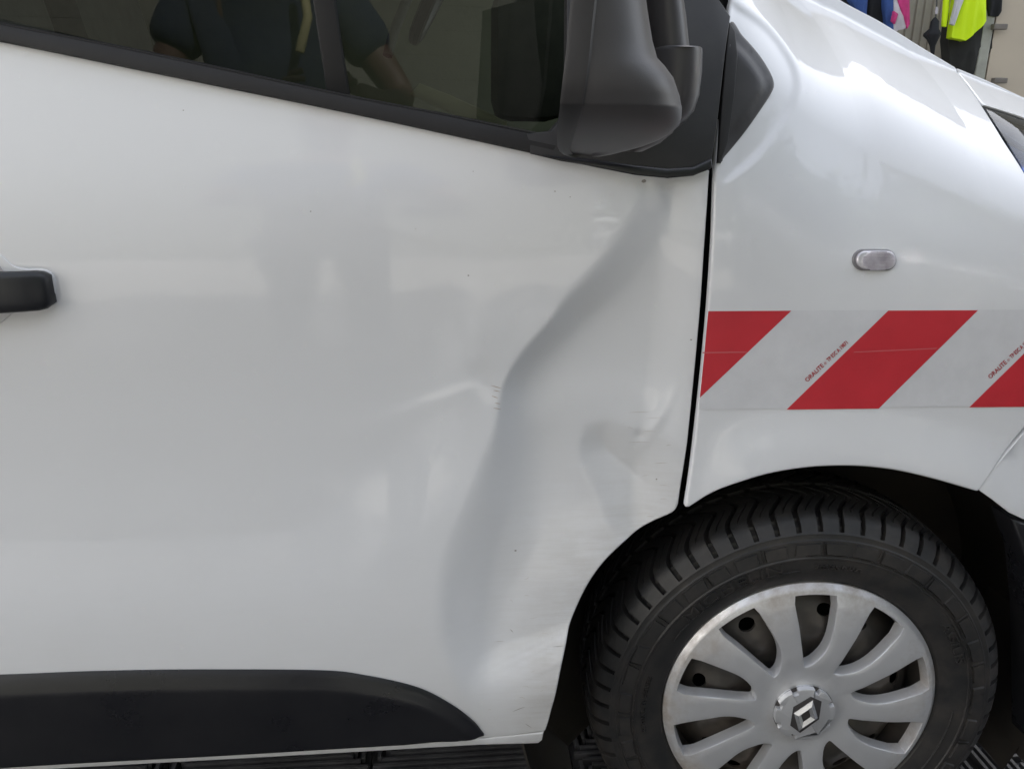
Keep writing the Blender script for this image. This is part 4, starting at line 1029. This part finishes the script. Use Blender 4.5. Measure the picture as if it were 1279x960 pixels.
# ------------------------------------------------------------ behind the photographer: what the paint and glass reflect
def opposite():
    OP = empty('opposite_shed', 'grey beige shed with horizontal cladding opposite the van', 'shed', loc=(0, -6.5, 0))
    CL = simple('shed_cladding', (.12, .122, .10), .6, .12, 2)
    me = None
    for k in range(26):
        if me is None:
            bm = bmesh.new(); bm_box(bm, (-1.9, 0, 0), (7.4, .06, .199), .003); me = bpy.data.meshes.new('cladding_board'); bm.to_mesh(me); bm.free(); me.materials.append(CL)
        o = bpy.data.objects.new('cladding_board', me); o.location = (0, 0, .12+k*.2); link(o, OP)
    o = sheet('shed_wall', -5.5, 1.7, 0, 5.2, -6.75, .15, CL); o.parent = OP; o.matrix_parent_inverse = Matrix.Translation((0, 6.5, 0))
    WB = empty('bounce_building', 'added unseen white building that bounces sunlight onto the van', 'building', loc=(0, -5.4, 0)); WR = simple('bounce_white', (.74, .73, .70), .8, .08, 1.5)  # out of view, added as a sunlit bounce from the left
    bm = bmesh.new(); bm_box(bm, (-10.5, -1.2, 4), (9.4, 4, 8)); frombm('wall', bm, WR, WB, smooth=False)
    bm = bmesh.new(); bm_box(bm, (-10.5, -1.2, 8.1), (9.8, 4.4, .2)); frombm('roof', bm, WR, WB, smooth=False)
    for k in range(4):
        bm = bmesh.new(); bm_box(bm, (-14.3+2.4*k, .82, 5.2), (1.0, .08, 1.4), .01); frombm('window', bm, EMDARK, WB, smooth=False)
    HD = empty('shade_hedge', 'added unseen, light-blocking hedge right of the photographer', 'shade_hedge', loc=(4.0, -3.2, 0))  # out of view, added as a dark mass to cut low light from the right
    n = 11000; c = rng.uniform(-1, 1, (n, 3))*np.array([.55, 2.6, 1.12])+np.array([0, 0, 1.12]); c[:, 2] *= 1+.12*np.sin(c[:, 1]*3.1)+.08*np.sin(c[:, 1]*9); V = []; F = []
    for i in range(n):
        a, b_ = rng.normal(size=(2, 3))*.055; p = c[i]; V += [p-a, p+b_, p+a, p-b_]; F.append((4*i, 4*i+1, 4*i+2, 4*i+3))
    mesh('shade_leaves', V, F, simple('shade_hedge_green', (.022, .04, .016), .7, .4, 3), HD, smooth=False)
    LEAF = simple('leaf_green', (.05, .09, .03), .7, .4, 3); BARK = simple('bark', (.12, .09, .06), .9)
    for (tx, ty, hh) in ((4.2, -7.9, 6.4), (6.5, -8.4, 6.9), (9.5, -8.0, 6.0), (13, -8.4, 7.0)):
        tr = empty('tree', 'leafy tree right of the beige shed, '+{4.2: 'nearest its corner', 6.5: 'second from its corner', 9.5: 'third from its corner', 13: 'farthest from it'}[tx], 'tree', 'trees beside the shed', loc=(tx, ty, 0))
        o = bar('trunk', [(0, 0, 0), (.1, 0, 1.4), (0, .1, 3.0), (.1, 0, hh-.5)], [.16, .13, .09, .03], BARK, tr)
        n = 2600; c = rng.normal(size=(n, 3))*np.array([1.1, .9, 1.3])+np.array([0, 0, hh-2.8]); V = []; F = []
        for i in range(n):
            a, b_ = rng.normal(size=(2, 3))*.16; p = c[i]; V += [p-a, p+b_, p+a, p-b_]; F.append((4*i, 4*i+1, 4*i+2, 4*i+3))
        o = mesh('crown', V, F, LEAF, tr, smooth=False)
opposite()
def add_glints():
    FN = empty('glint_fence', 'added steel balls on stems, placed to glint in the wing paint', 'fence', loc=(0, -7, 0)); ST = M('polished_steel', (.9, .9, .9), .16, 1)[0]  # unseen, added only for sun glints reflected in the wing
    bm = bmesh.new(); bmesh.ops.create_icosphere(bm, subdivisions=3, radius=.085); ball = bpy.data.meshes.new('glint_ball'); bm.to_mesh(ball); bm.free(); ball.shade_smooth(); ball.materials.append(ST)
    bm = bmesh.new(); bm_box(bm, (0, 0, .5), (.03, .03, 1.0)); stem = bpy.data.meshes.new('glint_stem'); bm.to_mesh(stem); bm.free(); stem.materials.append(ST)
    for k in range(170):
        t = random.random(); az = R(27+20*t); xx = 3.05+random.uniform(-.25, .15); yy = 7-(xx-.6)/math.tan(az); zz = 2.0-1.05*t+random.gauss(0, .13)
        if zz < .5: continue
        o = bpy.data.objects.new('glint_ball', ball); o.location = (xx, yy, zz); q = random.uniform(.3, .7); o.scale = (q, q, q); link(o, FN)
        o = bpy.data.objects.new('glint_stem', stem); o.location = (xx, yy, 0); o.scale = (1, 1, zz); link(o, FN)
add_glints()
def photographer():
    PR = empty('person', 'person in a dark navy T-shirt taking the photograph opposite the van', 'person', loc=(-.30, -1.42, 0)); PR.scale = (1.05, 1.0, 1.12)
    vs_ = {'pel': (0, 0, .95, .15, .12), 'wst': (0, 0, 1.10, .15, .115), 'chs': (0, 0, 1.30, .165, .12), 'shc': (0, -.01, 1.44, .12, .09), 'nk': (0, .01, 1.52, .055, .055), 'hd': (0, .05, 1.64, .085, .10), 'hd2': (0, .05, 1.72, .08, .09),
           'sl': (-.19, 0, 1.42, .06, .06), 'el': (-.30, .05, 1.17, .042, .042), 'wl': (-.02, .24, 1.17, .028, .028), 'hl': (.05, .29, 1.19, .03, .02),
           'sr': (.19, 0, 1.42, .06, .06), 'er': (.36, .05, 1.18, .042, .042), 'wr': (.28, .24, 1.17, .028, .028), 'hr': (.22, .29, 1.19, .03, .02),
           'tl': (-.09, 0, .85, .09, .09), 'kl': (-.10, .02, .48, .055, .06), 'al': (-.11, -.01, .09, .04, .045), 'fl': (-.12, .13, .04, .04, .03),
           'tr': (.09, 0, .85, .09, .09), 'kr': (.11, .02, .48, .055, .06), 'ar': (.12, -.01, .09, .04, .045), 'fr': (.13, .13, .04, .04, .03)}
    ed = [('pel', 'wst'), ('wst', 'chs'), ('chs', 'shc'), ('shc', 'nk'), ('nk', 'hd'), ('hd', 'hd2'), ('shc', 'sl'), ('sl', 'el'), ('el', 'wl'), ('wl', 'hl'), ('shc', 'sr'), ('sr', 'er'), ('er', 'wr'), ('wr', 'hr'),
          ('pel', 'tl'), ('tl', 'kl'), ('kl', 'al'), ('al', 'fl'), ('pel', 'tr'), ('tr', 'kr'), ('kr', 'ar'), ('ar', 'fr')]
    def skin(name, keys, edges, mat, grow=0):
        ks = list(keys); me = bpy.data.meshes.new(name); me.from_pydata([vs_[k][:3] for k in ks], [(ks.index(a), ks.index(b_)) for a, b_ in edges if a in ks and b_ in ks], [])
        o = link(bpy.data.objects.new(name, me), PR); md = o.modifiers.new('skin', 'SKIN')
        for i, k in enumerate(ks):
            sv = me.skin_vertices[0].data[i]; sv.radius = (vs_[k][3]+grow, vs_[k][4]+grow); sv.use_root = (i == 0)
        o.modifiers.new('sub', 'SUBSURF').levels = 2; o.modifiers['sub'].render_levels = 2; me.materials.append(mat)
        dg = bpy.context.evaluated_depsgraph_get(); dg.update(); m2 = bpy.data.meshes.new_from_object(o.evaluated_get(dg)); o.modifiers.clear(); o.data = m2; m2.shade_smooth(); return o
    skin('body', vs_.keys(), ed, simple('skin_tone', (.085, .045, .032), .6, .1, 10))
    shirt = ['chs', 'wst', 'pel', 'shc', 'sl', 'sr', 'el', 'er']; vs_['el'] = (-.255, .03, 1.28, .06, .06); vs_['er'] = (.29, .03, 1.28, .06, .06)
    skin('t_shirt', shirt, ed, simple('navy_shirt', (.008, .016, .045), .85, .3, 6), .018)
    skin('jeans', ['pel', 'tl', 'tr', 'kl', 'kr', 'al', 'ar'], ed, simple('jeans_cloth', (.03, .05, .10), .85, .3, 6), .014)
    bar('lanyard', [(.10, .17, 1.45), (.11, .19, 1.36), (.085, .20, 1.28)], .012, simple('lanyard_yellow', (.38, .36, .18), .6), PR)
    for hx, sgn in ((.05, 1), (.22, -1)):
        for q in range(4): bar('finger', [(hx, .29, 1.21-.02*q), (hx+sgn*.025, .315, 1.212-.02*q), (hx+sgn*.05, .325, 1.212-.02*q)], [.008, .0075, .006], bpy.data.materials['skin_tone'], PR)
        bar('thumb', [(hx, .28, 1.19), (hx+sgn*.02, .30, 1.225), (hx+sgn*.045, .305, 1.232)], [.010, .009, .007], bpy.data.materials['skin_tone'], PR)
photographer()
ph = bpy.data.meshes.new('phone'); bm = bmesh.new(); bm_box(bm, (0, -1.035-.0, 1.205), (.155, .009, .075), .003); bm.to_mesh(ph); bm.free(); ph.materials.append(M('phone_black', (.02, .02, .02), .2)[0]); po = link(bpy.data.objects.new('phone', ph)); tagit(po, 'black phone held up level by the person in the navy T-shirt', 'phone')
